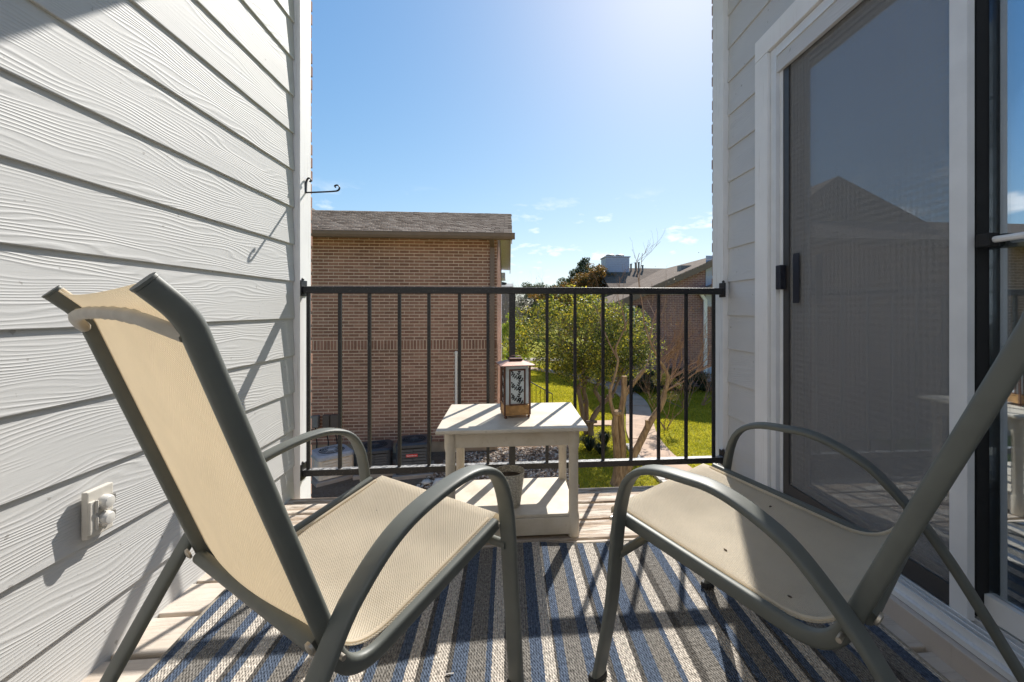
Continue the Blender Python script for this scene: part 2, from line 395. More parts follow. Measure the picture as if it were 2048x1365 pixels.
M['blind'] = simple('vinyl_blind', (.80, .80, .76), .6, var=.05)
M['room'] = simple('interior_paint', (.60, .57, .53), .9)
M['carpet'] = simple('brown_carpet', (.12, .10, .085), .95)
M['lavender'] = simple('blue_grey_siding', (.45, .48, .57), .7)
M['outlet'] = simple('ivory_plastic', (.60, .565, .50), .45, var=.05)
M['clear'] = simple('clouded_plastic_cap', (.62, .60, .56), .2, var=.04)
M['iron'] = simple('black_wrought_iron', (.02, .02, .025), .45, .3)
M['lint'] = simple('white_lint', (.75, .72, .68), .9)
M['leafbit'] = simple('dry_leaf_crumb', (.07, .045, .025), .9)
def ground(name, a, b, c, s1=1.2, s2=40):
    m = NT(name); p = m.pos(); n1 = m.noise(p, s1, 5, .6); n2 = m.noise(p, s2, 4, .7)
    col = m.ramp(n1, [(.3, a), (.7, b)]); col = m.mix(m.ramp(n2, [(.45, 0), (.7, .7)]), col, c)
    m.set(col=col, rough=.95, spec=.05, nrm=m.bump(n2, .8, .03)); return m.m
M['lawn'] = ground('lawn_turf', (.17, .185, .02), (.31, .295, .03), (.40, .35, .08))
M['dirt'] = ground('bare_dirt', (.14, .095, .065), (.20, .145, .10), (.26, .2, .15), 2, 30)
def leaf(name, cols, trans=.4, rough=.5):
    m = NT(name); isl = m.n('NewGeometry').outputs['Random Per Island']; p = m.pos()
    f = m.math('ADD', m.math('MULTIPLY', isl, .55), m.math('MULTIPLY', m.noise(p, 1.7, 3), .62))
    st = [(.30+.6*i/(len(cols)-1), c) for i, c in enumerate(cols)]
    col = m.ramp(f, st); m.set(col=col, rough=rough, spec=.35)
    tr = m.n('BsdfTranslucent', {'Color': m.mix(1, col, (1.5, 1.5, .9), 'MULTIPLY')})
    mx_ = m.n('MixShader', {0: trans, 1: m.b.outputs[0], 2: tr}); m.put(m.out.inputs[0], mx_); return m.m
M['grass'] = leaf('grass_blades', [(.20, .21, .018), (.39, .355, .03), (.50, .43, .08)], .5, .6)
M['holly'] = leaf('holly_leaves', [(.028, .048, .02), (.095, .125, .045), (.25, .26, .06), (.60, .46, .06)], .5)
M['brownleaf'] = leaf('rust_and_green_leaves', [(.045, .055, .022), (.10, .085, .03), (.28, .13, .04), (.38, .20, .05)], .35)
M['evergreen'] = leaf('dark_evergreen_leaves', [(.03, .042, .022), (.055, .072, .034), (.09, .11, .05)], .3)
M['lime'] = leaf('lime_shrub_leaves', [(.12, .17, .02), (.24, .29, .03), (.40, .40, .06)], .5)
M['thicket'] = leaf('grey_brown_thicket', [(.14, .11, .10), (.22, .18, .17), (.16, .17, .10)], .2)
M['olive'] = leaf('olive_shrub_leaves', [(.06, .06, .02), (.11, .105, .03), (.17, .15, .05)], .4)
M['liriope'] = leaf('strap_leaves', [(.012, .022, .012), (.03, .045, .022), (.06, .08, .04)], .25)
def bark(name, a, b, sc_=(14, 14, 3)):
    m = NT(name); p = m.pos(sc_); n = m.noise(p, 1.4, 6, .65); col = m.ramp(n, [(.3, a), (.68, b)])
    m.set(col=col, rough=.85, spec=.15, nrm=m.bump(n, .6, .02)); return m.m
M['bark'] = bark('tan_peeling_bark', (.12, .075, .042), (.44, .30, .18), (22, 22, 4))
M['bark_dark'] = bark('grey_brown_bark', (.12, .085, .06), (.26, .19, .14))
M['twig'] = bark('reddish_twigs', (.20, .115, .08), (.40, .27, .19))
M['twig_grey'] = bark('grey_twigs', (.20, .165, .165), (.34, .29, .29))
def gravelm():
    m = NT('river_gravel'); isl = m.n('NewGeometry').outputs['Random Per Island']
    col = m.ramp(isl, [(0, (.10, .07, .05)), (.35, (.24, .165, .115)), (.65, (.36, .28, .21)), (1, (.58, .53, .47))])
    m.set(col=col, rough=.85, spec=.2); return m.m
M['gravel'] = gravelm()
M['stone'] = simple('white_limestone', (.55, .51, .46), .9, var=.15, vscale=8, bump=.6, bscale=40)

GZ = -2.15      # yard level
# ------------------------------------------------------------------ yard: ground sheets
def sheet(name, poly, z, mat, kind='structure'):
    mb = MB(); mb.add([(x, y, z) for x, y in poly], [tuple(range(len(poly)))]); return mb.build(name, mat, kind=kind)
sheet('lawn', [(-400, -60), (500, -60), (500, 900), (-400, 900)], GZ, M['lawn'])
sheet('dirt_bed', [(-6, 2.6), (1.25, 2.6), (1.15, 7.2), (1.45, 9.5), (-.1, 9.6), (-.2, 10.5), (-6, 10.5)], GZ+.006, M['dirt'])
# concrete path: one slab object after the other
ctr = [(3.2, 5.0), (3.17, 6.8), (3.05, 8.5), (3.22, 10), (3.62, 11.5), (4.02, 13.0), (4.22, 14.5), (4.15, 16), (3.65, 17.7), (2.6, 20.0), (1.0, 21.8), (-1.5, 23.2)]
cl = catmull(ctr, 14); cl = np.array(cl)
seg = np.r_[0, np.cumsum(np.linalg.norm(np.diff(cl, axis=0), axis=1))]
path = bpy.data.objects.new('path', None); COL.objects.link(path); path['kind'] = 'structure'
def at_s(s): return np.array([np.interp(s, seg, cl[:, 0]), np.interp(s, seg, cl[:, 1])])
s = 0.0
while s < seg[-1]-.2:
    e_ = min(s+1.15, seg[-1]); mb = MB(); Lf = []; Rt = []
    for t in np.linspace(s+.012, e_-.012, 5):
        p = at_s(t); d = at_s(min(t+.05, seg[-1]))-at_s(max(t-.05, 0)); d /= np.linalg.norm(d); n_ = np.array([-d[1], d[0]])
        Lf.append(tuple(p+n_*.36)); Rt.append(tuple(p-n_*.36))
    zt = GZ+.045+random.uniform(-.006, .006); mb.prism(Lf+Rt[::-1], 2, GZ-.05, zt); mb.build('slab', M['pathc'], path); s = e_
mb = MB(); mb.prism([(2.05, 10.85), (2.05, 11.3), (2.6, 11.28), (3.02, 11.3), (2.9, 10.55), (2.6, 10.85)], 2, GZ-.05, GZ+.04); mb.build('slab', M['pathc'], path)
# far drive strip seen under the trees
mb = MB(); mb.prism([(-3, 25.5), (9, 24.2), (9, 25.4), (-3, 27)], 2, GZ-.05, GZ+.03); mb.build('driveway', M['concrete'], kind='structure')
# gravel
def stones(n, fx, zs, smin, smax):
    phi = (1+5**.5)/2
    iv = np.array([(-1, phi, 0), (1, phi, 0), (-1, -phi, 0), (1, -phi, 0), (0, -1, phi), (0, 1, phi), (0, -1, -phi), (0, 1, -phi), (phi, 0, -1), (phi, 0, 1), (-phi, 0, -1), (-phi, 0, 1)])/1.9
    fi = np.array([(0, 11, 5), (0, 5, 1), (0, 1, 7), (0, 7, 10), (0, 10, 11), (1, 5, 9), (5, 11, 4), (11, 10, 2), (10, 7, 6), (7, 1, 8), (3, 9, 4), (3, 4, 2), (3, 2, 6), (3, 6, 8), (3, 8, 9), (4, 9, 5), (2, 4, 11), (6, 2, 10), (8, 6, 7), (9, 8, 1)])
    P = fx(n); n = len(P); S = rng.uniform(smin, smax, (n, 1, 1))*rng.uniform(.6, 1.25, (n, 1, 3))*np.array([1, 1, .65])
    J = 1+rng.normal(0, .13, (n, 12, 1)); a = rng.uniform(0, 6.28, n); V = iv[None]*J*S
    c_, s_ = np.cos(a)[:, None], np.sin(a)[:, None]; X = V[..., 0]*c_-V[..., 1]*s_; Y = V[..., 0]*s_+V[..., 1]*c_
    V = np.stack([X, Y, V[..., 2]], -1)+np.c_[P, zs+rng.uniform(0, .018, n)][:, None]
    return V.reshape(-1, 3), (fi[None]+np.arange(n)[:, None, None]*12).reshape(-1, 3)
def gpos(n):
    P = np.c_[rng.uniform(-2.2, 1.4, n), rng.uniform(5.6, 9.25, n)]
    return P[(P[:, 0] > -1.55+(P[:, 1]-7.4)*.25) & (P[:, 0] < 1.12+np.sin(P[:, 1]*2.1)*.08+(P[:, 1]-7)*.12) & ~((P[:, 1] > 9.05) & (P[:, 0] < -.2))]
V, F = stones(15000, gpos, GZ+.015, .016, .034)
ob('gravel', fastmesh('gravel', V, F), M['gravel'], kind='stuff')
# grass blades on the near lawn
def blades(n):
    x = rng.uniform(-.4, 9.0, n); y = rng.uniform(6.0, 23, n)**1.0
    keep = rng.random(n) < np.clip(1.25-(y-6)/22, .3, 1)
    x, y = x[keep], y[keep]
    d = np.min(np.hypot(x[:, None]-cl[None, ::3, 0], y[:, None]-cl[None, ::3, 1]), axis=1)
    keep = (d > .42) & ((x > 1.12+np.sin(y*2.1)*.08+(y-7)*.12) | (y > 10.6)) & ~((y < 10.5) & (x < 1.1)) & (np.hypot(x-1.95, y-7.25) > .22) & ~((np.abs(y-11.08) < .28) & (x < 3) & (x > 2))
    x, y = x[keep], y[keep]; n = len(x); h = rng.uniform(.02, .05, n); a = rng.uniform(0, 6.28, n); wd = .006+.0007*(y-6)
    b0 = np.c_[x-np.cos(a)*wd, y-np.sin(a)*wd, np.full(n, GZ)]; b1 = np.c_[x+np.cos(a)*wd, y+np.sin(a)*wd, np.full(n, GZ)]
    tp = np.c_[x+rng.normal(0, .018, n), y+rng.normal(0, .018, n), GZ+h]
    return np.stack([b0, b1, tp], 1).reshape(-1, 3), np.arange(3*n).reshape(-1, 3)
V, F = blades(290000); ob('grass', fastmesh('grass', V, F), M['grass'], kind='stuff')

# ------------------------------------------------------------------ deck
deck_o = bpy.data.objects.new('deck', None); COL.objects.link(deck_o); deck_o['kind'] = 'structure'
y1 = 2.07; k = 0; gaps = [1.905, 1.755, 1.605, 1.455, 1.305, 1.157, 1.008, .86, .71, .56, .41, .26, .11, -.04, -.19, -.34, -.49, -.64]
for g in gaps:
    mb = MB(); hw = (y1-g)/2-.008
    mb.bevbox(-1.04, 1.085, -hw, hw, -.038, 0, .004)
    mb.build('plank', M['deck'], deck_o, loc=(random.uniform(-.002, .002), (y1+g)/2, random.uniform(-.003, .0))); y1 = g
mb = MB()
for x in (-.9, -.4, .1, .6, 1.05): mb.box(x-.02, x+.02, -.7, 2.04, -.24, -.042)
mb.box(-1.0, 1.1, 2.045, 2.068, -.24, -.042)
mb.build('joist', M['sillwood'], deck_o)

# ------------------------------------------------------------------ left siding wall
EXP = .1734
wl = thing('siding_wall', 'sunlit light grey lap siding wall on the left with wood grain boards', 'wall', (-1.0, 0, 0))
def lap(y0, y1_, sgn, th=.012):
    """board with sloped face; local origin at bottom centre; sgn +1 faces +x"""
    mb = MB(); L_ = (y1_-y0)/2; H_ = EXP+.02
    prof = [(0, 0), (.0145, 0), (.0155, .002), (.006, H_), (0, H_)]
    prof = [(sgn*x, z) for x, z in prof]
    n = len(prof); V = [(x, -L_, z) for x, z in prof]+[(x, L_, z) for x, z in prof]
    mb.add(V, [tuple(range(n))[::-1], tuple(range(n, 2*n))]+[(i, (i+1) % n, n+(i+1) % n, n+i) for i in range(n)])
    me = mb.mesh('siding_board'); me.materials.append(M['sidingL' if sgn > 0 else 'sidingR']); return me
me = lap(-.9, 2.092, 1); z0 = .832-EXP*7
for i in range(20):
    z = z0+i*EXP
    if z > 2.74: break
    ob('siding_board', me, None, wl, loc=(-.0155+.001, .596, z))
mb = MB(); mb.box(-.14, -.017, -.9, 2.205, -.45, 2.78); mb.build('sheathing', M['backing'], wl)
mb = MB(); mb.bevbox(-.016, .024, 2.094, 2.206, -.25, 2.78, .002); mb.build('corner_trim', M['trim'], wl)

# brick veneer returning past the trims
def veneer(label, x0, x1, edge, y0, y1_, z0, z1):
    t = thing('brick_veneer', label, 'brick wall')
    mb = MB()
    if edge > 0: mb.box(x0, x1-.004, y0, y1_-.008, z0, z1)
    else: mb.box(x0+.004, x1, y0, y1_-.008, z0, z1)
    mb.build('mortar', M['mortar'], t)
    b1 = MB(); b1.bevbox(-.05, .05, -.0475, .0475, -.0265, .0265, .003); m1 = b1.mesh('brick'); m1.materials.append(M['brick'])
    z = z0+.04
    while z < z1-.03:
        xe = (x1-.0485 if edge > 0 else x0+.0485)+random.uniform(-.003, .0015)
        ob('brick', m1, None, t, loc=(xe, (y0+y1_)/2+random.uniform(-.002, .002)+.002, z)); z += .0677
    return t
veneer('narrow strip of brown brick edge showing behind the left corner trim', -4.5, -1.016, 1, 2.208, 2.31, -2.4, 2.78)
veneer('narrow strip of brown brick edge showing behind the right corner trim', 1.165, 5.2, -1, 2.243, 2.34, -2.4, 2.78)

# ------------------------------------------------------------------ right wall with patio door
XW = 1.143
wr = thing('siding_wall', 'shaded light grey lap siding wall on the right holding the sliding patio door', 'wall', (XW, 0, 0))
me_s = lap(1.815, 2.128, -1); me_l = lap(-.9, 2.128, -1)
for i in range(20):
    z = z0+i*EXP
    if z > 2.74: break
    if z+EXP < 2.03 and z > -.3:
        ob('siding_board', me_s, None, wr, loc=(.0145, (1.815+2.128)/2, z+.012))
    else:
        ob('siding_board', me_l, None, wr, loc=(.0145, (-.9+2.128)/2, z+.012))
mb = MB(); mb.box(.017, .12, 1.76, 2.24, -.45, 2.78); mb.box(.017, .12, -.9, 1.76, 2.03, 2.78); mb.box(.017, .12, -.9, 1.76, -.45, .06)
mb.build('sheathing', M['backing'], wr)
mb = MB(); mb.bevbox(-.026, .016, 2.13, 2.242, -.25, 2.78, .002); mb.build('corner_trim', M['trim'], wr)
mb = MB(); mb.bevbox(-.018, .016, 1.762, 1.855, -.02, 1.995, .002); mb.build('door_casing', M['casing'], wr)
mb = MB(); mb.bevbox(-.018, .016, -.9, 1.855, 1.998, 2.09, .002); mb.build('door_casing', M['casing'], wr)
mb = MB(); mb.bevbox(-.062, .016, -.9, 1.76, -.03, .055, .003); mb.build('sill_board', M['sillwood'], wr)
door = ob('patio_door', bpy.data.meshes.new('patio_door'), None, wr)
mb = MB()   # aluminium jamb, head and stepped track
mb.box(-.004, .10, 1.722, 1.759, .06, 1.994); mb.box(-.004, .10, -.9, 1.720, 1.955, 1.994)
mb.box(.012, .10, 1.700, 1.7205, .10, 1.953)
bm_ = mb
door.data = mb.mesh('patio_door'); door.data.materials.append(M['vinyl'])
mb = MB(); mb.box(-.045, .10, -.9, 1.721, .0575, .072)
for xx in (-.03, -.012, .006, .03, .052): mb.box(xx, xx+.004, -.9, 1.721, .0725, .094)
mb.build('track', M['vinyl'], door)
XS = .022
mb = MB()   # screen frame, white
mb.box(XS-.012, XS+.008, .975, 1.019, .088, 1.955)
mb.build('screen_stile', M['vinyl'], door)
mb = MB(); mb.box(XS-.008, XS+.008, 1.665, 1.6995, .095, 1.952); mb.box(XS-.008, XS+.008, 1.0195, 1.664, 1.90, 1.952); mb.box(XS-.008, XS+.008, 1.0195, 1.664, .095, .15)
mb.build('screen_frame', M['bronze'], door)
mb = MB(); mb.box(XS-.001, XS+.001, 1.0195, 1.664, .151, 1.899); mb.build('screen_mesh', M['screen'], door)
def pane(y0, y1_, x, nm='glass'):
    mb = MB(); mb.box(x, x+.005, y0, y1_, .16, 1.89); mb.build('glass_pane', M['glass'], door)
XG = .062
pane(1.012, 1.62, XG)
mb = MB(); mb.box(XG-.012, XG+.02, 1.622, 1.698, .1, 1.95); mb.box(XG-.012, XG+.02, .9955, 1.010, .1, 1.95); mb.box(XG-.012, XG+.02, 1.011, 1.621, .1, .158); mb.box(XG-.012, XG+.02, 1.011, 1.621, 1.892, 1.95)
mb.build('sash_frame', M['bronze'], door)
pane(-.6, .971, XG+.004)
mb = MB(); mb.box(XS+.012, XG+.012, .973, .995, .1, 1.95); mb.build('meeting_stile', M['dark'], door)
mb = MB(); mb.box(XG-.01, XG+.02, -.6, .971, .1, .158); mb.box(XG-.01, XG+.02, -.6, .971, 1.892, 1.95); mb.build('sash_frame', M['vinyl'], door)
mb = MB(); mb.bevbox(-.016, .010, 1.676, 1.708, .958, 1.060, .004); mb.build('latch', M['latch'], door)
mb = MB(); mb.box(XS-.011, XS-.0085, 1.60, 1.635, .90, 1.10); mb.build('latch_plate', M['latch'], door)
mb = MB(); mb.tube([(XG-.02, .95, 1.045), (XG-.02, .2, 1.045)], .008, 8); mb.build('security_bar', M['vinyl'], door)
mb = MB(); mb.bevbox(XG-.036, XG-.004, .94, .971, 1.028, 1.062, .004); mb.build('bar_hinge', M['dark'], door)
# room and vertical blinds behind the glass; unseen far wall opened for added light
mb = MB()
mb.box(.122, 4.0, -1.3, -1.2, -.02, 2.5); mb.box(.122, 4.0, 2.23, 2.25, -.02, 2.5); mb.box(4.0, 4.1, -1.3, 2.25, -.02, .8); mb.box(4.0, 4.1, -1.3, 2.25, 2.2, 2.5); mb.box(4.0, 4.1, .35, .5, .8, 2.2); mb.box(.122, 4.1, -1.3, 2.25, 2.5, 2.6)
mb.build('interior_wall', M['room'], wr)
mb = MB(); mb.box(.122, 4.1, -1.3, 2.25, -.06, -.022); mb.build('interior_floor', M['carpet'], wr)
bl = thing('vertical_blinds', 'pale vertical blind slats hanging inside behind the sliding door glass', 'blinds', (XW+.15, 0, 0))
mb = MB(); mb.box(-.02, .02, -.7, 1.72, 1.95, 1.99); mb.build('head_rail', M['vinyl'], bl)
mb = MB()
for i in range(5): mb.box(-.0008, .0008, -.045+i*.018, -.027+i*.018, -1.83, 0)
ms = MB(); P = [(.006*math.cos(t*3.0), .045*t) for t in np.linspace(-1, 1, 7)]
ms.prism([(x, y) for x, y in P]+[(x+.0012, y) for x, y in P[::-1]], 2, -1.83, 0)
mes = ms.mesh('blind_slat'); mes.materials.append(M['blind'])
y = 1.66
while y > -.6:
    o = ob('blind_slat', mes, None, bl, loc=(0, y, 1.945)); o.rotation_euler = (0, 0, R(20+random.uniform(-16, 16))); y -= .097
# balcony roof, its unseen back part left off to let in skylight
mb = MB(); mb.box(-1.3, 5, 1.45, 2.335, 2.785, 3.0); mb.build('balcony_soffit', M['ceiling'], kind='structure')

mb = MB(); mb.box(-1.14, 1.26, -1.05, -.91, -.45, 2.78)  # unseen wall added behind the camera to bounce fill light
for i in range(16): mb.prism([(-.909, i*EXP-.05), (-.893, i*EXP-.05), (-.902, i*EXP+EXP-.052), (-.909, i*EXP+EXP-.052)], 0, -.98, 1.12)
mb.build('added_bounce_wall', M['sidingL'], kind='structure')

# ------------------------------------------------------------------ railing
rl = thing('balcony_railing', 'black iron balcony railing with chipped paint across the deck edge', 'railing', (0, 2.125, 0))
mb = MB(); mb.bevbox(-.972, 1.114, -.019, .019, .952, .985, .003); mb.build('top_rail', M['black'], rl)
mb = MB(); mb.bevbox(-.972, 1.114, -.016, .016, .080, .110, .002); mb.build('bottom_rail', M['black'], rl)
mbb = MB(); mbb.bevbox(-.0075, .0075, -.0075, .0075, .106, .954, .0012); mbal = mbb.mesh('baluster'); mbal.materials.append(M['black'])
Cc, Ss = math.cos(R(4.95)), math.sin(R(4.95))
for px in (617, 680, 739, 799, 858, 919, 976, 1094, 1150, 1206, 1262, 1317, 1372, 1427):
    a = (px-1089.65)/850; x = 2.125*(a*Cc+Ss)/(Cc-a*Ss); ob('baluster', mbal, None, rl, loc=(round(x, 4), 0, 0))
mb = MB(); mb.bevbox(.021-.0155, .021+.0155, -.0155, .0155, -.35, .953, .002); mb.build('post', M['black'], rl)
for x in (-.974, 1.112):
    for z in (.968, .095):
        mb = MB(); mb.bevbox(x-.003, x+.003, -.03, .03, z-.03, z+.045, .002); mb.lathe([(.007, 0), (.007, .008), (.003, .012)], (x, -.01, z+.045), 8); mb.build('bracket', M['black'], rl)

# ------------------------------------------------------------------ rug
NX, NY = 90, 60
V = []; F = []
X0, X1, Y0, Y1 = -.872, 1.02, -.35, 1.565
for j in range(NY+1):
    for i in range(NX+1):
        u = i/NX; v = j/NY; x = X0+(X1-X0)*u; y = Y0+(Y1-Y0)*v
        y += (.012*math.sin(x*7+.5)+.008*math.sin(x*17))*v**8-.012*v**8*u; x += (.014*math.sin(y*5.5+1)+.006*math.sin(y*13))*(1-u)**10
        z = .009+.004*max(0, math.sin(x*9+1.2))*v**14+.003*math.sin(y*6)*(1-u)**12
        V.append((x, y, z))
V2 = [(x, y, .0015) for x, y, z in V]; n = len(V)
for j in range(NY):
    for i in range(NX):
        a = j*(NX+1)+i; F.append((a, a+1, a+NX+2, a+NX+1))
rg = bpy.data.meshes.new('striped_rug'); rg.from_pydata(V, [], F); rg.polygons.foreach_set('use_smooth', [True]*len(F))
rug = ob('striped_rug', rg, M['rug']); tag(rug, 'blue, grey and cream striped woven outdoor rug under the chairs', 'rug')
edge = [V[i] for i in range(NX+1)]+[V[j*(NX+1)+NX] for j in range(1, NY+1)]+[V[NY*(NX+1)+i] for i in range(NX-1, -1, -1)]+[V[j*(NX+1)] for j in range(NY-1, -1, -1)]
mb = MB(); mb.tube([(x, y, z-.003) for x, y, z in edge], .0055, 6); mb.build('bound_edge', M['rugedge'], rug, True)

# ------------------------------------------------------------------ sling chairs
def chair(label, prof, arm, pose, tilt):
    t = thing('patio_chair', label, 'patio chair', (pose[0], pose[1], 0), -pose[2], 'sling patio chairs')
    ws, wa = .223, .256
    rail = fillet(prof, [.075, .10], 10)
    rail3 = lambda x: [(x, p[0], p[1]) for p in rail]
    for s_ in (1, -1):
        mb = MB(); mb.band(rail3(s_*ws), (1, 0, 0), .0105, .0138, 16, 3); r_ = mb.build('side_rail', M['frame'], t, True)
        e0, e1 = rail[-1], rail[-2]; d = (e0-e1)/np.linalg.norm(e0-e1)
        mb = MB(); mb.band([(s_*ws, *(e0+d*.0005)), (s_*ws, *(e0+d*.004))], (1, 0, 0), .011, .0143, 16, 3); mb.build('end_cap', M['frame'], r_, True)
        ap = catmull(arm, 10)
        mb = MB(); mb.band([(s_*wa, p[0], p[1]) for p in ap], (1, 0, 0), .0200, .0080, 24, 3.4); a_ = mb.build('arm_frame', M['frame'], t, True)
        # raised welt along the outside of the arm band
        for q in (ap[0], ap[-1]):
            mb = MB(); mb.bevbox(s_*wa-.0215, s_*wa+.0215, q[0]-.012, q[0]+.012, .0095 if q[0] > 0 else .0095, .028, .004); mb.build('rubber_foot', M['rubber'], a_)
        # bolts tying rail to arm loop
        def near(pt, arr): return min(arr, key=lambda p: np.hypot(p[0]-pt[0], p[1]-pt[1]))
        for pt in ((arm[2][0]+.006, .385), (-.235, .37)):
            q = near(pt, rail)
            mb = MB(); mb.tube([(s_*(ws-.018), q[0], q[1]), (s_*(wa-.004), q[0], q[1])], .0042, 10); mb.lathe([(.0, -.0), (.009, .001), (.008, .004), (.0, .005)], (0, 0, 0), 10) if False else None
            mb.build('bolt', M['bolt'], t, True)
    # cross bars
    B = np.array(prof[1]); T = np.array(prof[2]); d = (T-B)/np.linalg.norm(T-B); nb = np.array([-d[1], d[0]]); nb = nb if nb[0] < 0 else -nb
    p = B+d*.085+nb*.012
    mb = MB(); mb.tube([(-ws+.012, p[0], p[1]), (ws-.012, p[0], p[1])], .0125, 14); mb.build('cross_bar', M['frame'], t, True)
    f = min([p for p in catmull(arm, 10) if p[0] > .1], key=lambda p: abs(p[1]-.375))
    mb = MB(); mb.tube([(-wa+.004, f[0], f[1]-.034), (wa-.004, f[0], f[1]-.034)], .010, 14); mb.build('cross_bar', M['frame'], t, True)
    for s_ in (1, -1):
        mb = MB(); q = B+d*.10+nb*.021
        mb.lathe([(.0105, 0), (.0105, .004), (.006, .006)], (0, 0, 0), 14)
        o = mb.build('bolt', M['bolt'], t, True, loc=(s_*(ws-.002), q[0], q[1]))
        o.rotation_euler = (math.atan2(-nb[0], nb[1])*-1, 0, 0) if False else Vector((0, nb[0], nb[1])).to_track_quat('Z', 'X').to_euler()
    # ivory grab handle across the top of the back
    h0 = T-d*.022
    pts = []
    for u in np.linspace(-1, 1, 31):
        k_ = (1-abs(u)**7); x = (ws-.004)*u*(1-.02*k_)
        o2 = nb*(.008+.016*k_)+d*(.034*k_*(1-.35*u*u)); pts.append((x, h0[0]+o2[0], h0[1]+o2[1]))
    mb = MB(); mb.tube(pts, [.0085+.0012*math.cos(i*2.6)*(1 if 4 < i < 26 else 0) for i in range(31)], 10); mb.build('grab_handle', M['handle'], t, True)
    # sling fabric
    pr = [np.array(p) for p in fillet([np.array(prof[0])*1.0, prof[1], prof[2], prof[3]], [.12, .10], 14)]
    dense = []
    for a_, b_ in zip(pr[:-1], pr[1:]):
        m_ = max(1, int(np.linalg.norm(b_-a_)/.02))
        for i in range(m_): dense.append(a_+(b_-a_)*i/m_)
    dense.append(pr[-1])
    # rounded fold at the front
    f0 = dense[0]; dir0 = (dense[0]-dense[2])/np.linalg.norm(dense[0]-dense[2])
    fold = [f0+dir0*.030+np.array([0, -.020]), f0+dir0*.030+np.array([0, -.008]), f0+dir0*.022]
    dense = fold+dense
    bm = bmesh.new(); uvl = bm.loops.layers.uv.new('UVMap'); rows = []; ln = 0; NU = 17; uvd = {}
    for i, p in enumerate(dense):
        if i: ln += np.linalg.norm(dense[i]-dense[i-1])
        t_ = dense[min(i+1, len(dense)-1)]-dense[max(i-1, 0)]; t_ /= np.linalg.norm(t_); up = np.array([t_[1], -t_[0]])
        up = up if (up[1] > .2 or up[0] > .6) else -up
        row = []
        for j in range(NU):
            u = -1+2*j/(NU-1); sag = -.017*(1-u*u)*min(1, max(0, (i-2)/6)); wx = (ws-.013)*u
            off = up*(sag+.006)
            if i < 3: wx *= .985
            v = bm.verts.new((wx, p[0]+off[0], p[1]+off[1])); uvd[v] = (wx, ln); row.append(v)
        rows.append(row)
    for a_, b_ in zip(rows[:-1], rows[1:]):
        for j in range(NU-1):
            f_ = bm.faces.new((a_[j], a_[j+1], b_[j+1], b_[j])); f_.smooth = True
            for lp in f_.loops: lp[uvl].uv = uvd[lp.vert]
    bmesh.ops.recalc_face_normals(bm, faces=bm.faces[:])
    me_ = bpy.data.meshes.new('sling_seat'); bm.to_mesh(me_); bm.free()
    so_ = ob('sling_seat', me_, M['sling'], t)
    md = so_.modifiers.new('thick', 'SOLIDIFY'); md.thickness = .0016; md.offset = 0
    # stitched hems
    for s_ in (1, -1):
        mb = MB(); x = s_*(ws-.021)
        hp = []
        for i, p in enumerate(dense[3:]):
            t_ = dense[3:][min(i+1, len(dense)-4)]-dense[3:][max(i-1, 0)]; t_ /= np.linalg.norm(t_); up = np.array([t_[1], -t_[0]]); up = up if (up[1] > .2 or up[0] > .6) else -up
            hp.append((x, *(p+up*.0068)))
        mb.tube(hp, .0042, 6); mb.build('hem', M['sling'], so_, True)
    return t
LP = [(.17, .391), (-.191, .301), (-.387, .866), (-.423, .901)]
LA = [(.205, .01), (.186, .226), (.156, .473), (.07, .55), (-.09, .529), (-.19, .462), (-.262, .355), (-.455, .01)]
RP = [(.223, .398), (-.201, .334), (-.411, .856), (-.423, .901)]
RA = [(.258, .01), (.218, .202), (.169, .5), (.01, .549), (-.117, .516), (-.202, .449), (-.298, .323), (-.473, .01)]
chair('cream sling patio chair beside the sunlit siding, its back turned to the camera', LP, LA, (-.3083, .964, .6523), 0)
chair('cream sling patio chair in front of the sliding door, half in shade', RP, RA, (.5675, .9206, -.6327), 0)

# ------------------------------------------------------------------ table, lantern, pot
tb = thing('side_table', 'low cream resin side table with a lower shelf against the railing', 'table', (.018, 1.80, 0))
mb = MB(); mb.bevbox(-.283, .283, -.222, .222, .416, .430, .004); mb.build('tabletop', M['resin'], tb)
mb = MB()
for a in ((-.235, .235, -.178, -.164), (-.235, .235, .164, .178)): mb.bevbox(a[0], a[1], a[2], a[3], .352, .414, .002)
for a in ((-.247, -.233), (.233, .247)): mb.bevbox(a[0], a[1], -.166, .166, .352, .414, .002)
mb.build('apron', M['resin'], tb)
mb = MB(); mb.bevbox(-.246, .246, -.178, .178, .078, .090, .003); mb.bevbox(-.23, .23, -.182, -.170, .012, .0775, .002); mb.bevbox(-.23, .23, .170, .182, .012, .0775, .002); mb.bevbox(-.250, -.238, -.17, .17, .012, .0775, .002); mb.bevbox(.238, .250, -.17, .17, .012, .0775, .002)
mb.build('shelf', M['resin'], tb)
pf = [(.0215, 0), (.0225, .003), (.0225, .078), (.0205, .084), (.0185, .096), (.0185, .335), (.0205, .344), (.0225, .350), (.0225, .414)]
for x in (-.235, .235):
    for y in (-.167, .167): mb = MB(); mb.lathe(pf, (x, y, 0), 20); mb.build('leg', M['resin'], tb, True)
ln = thing('lantern', 'rusty copper lantern with frosted glass and leafy vine cutouts on the table', 'lantern', (.030, 1.79, .4305), R(9))
HW = .052
mb = MB(); mb.bevbox(-HW-.003, HW+.003, -HW-.003, HW+.003, .012, .016, .001); mb.box(-HW, HW, -HW, HW, .016, .048); mb.bevbox(-HW-.003, HW+.003, -HW-.003, HW+.003, .048, .052, .001); mb.build('base', M['gold'], ln)
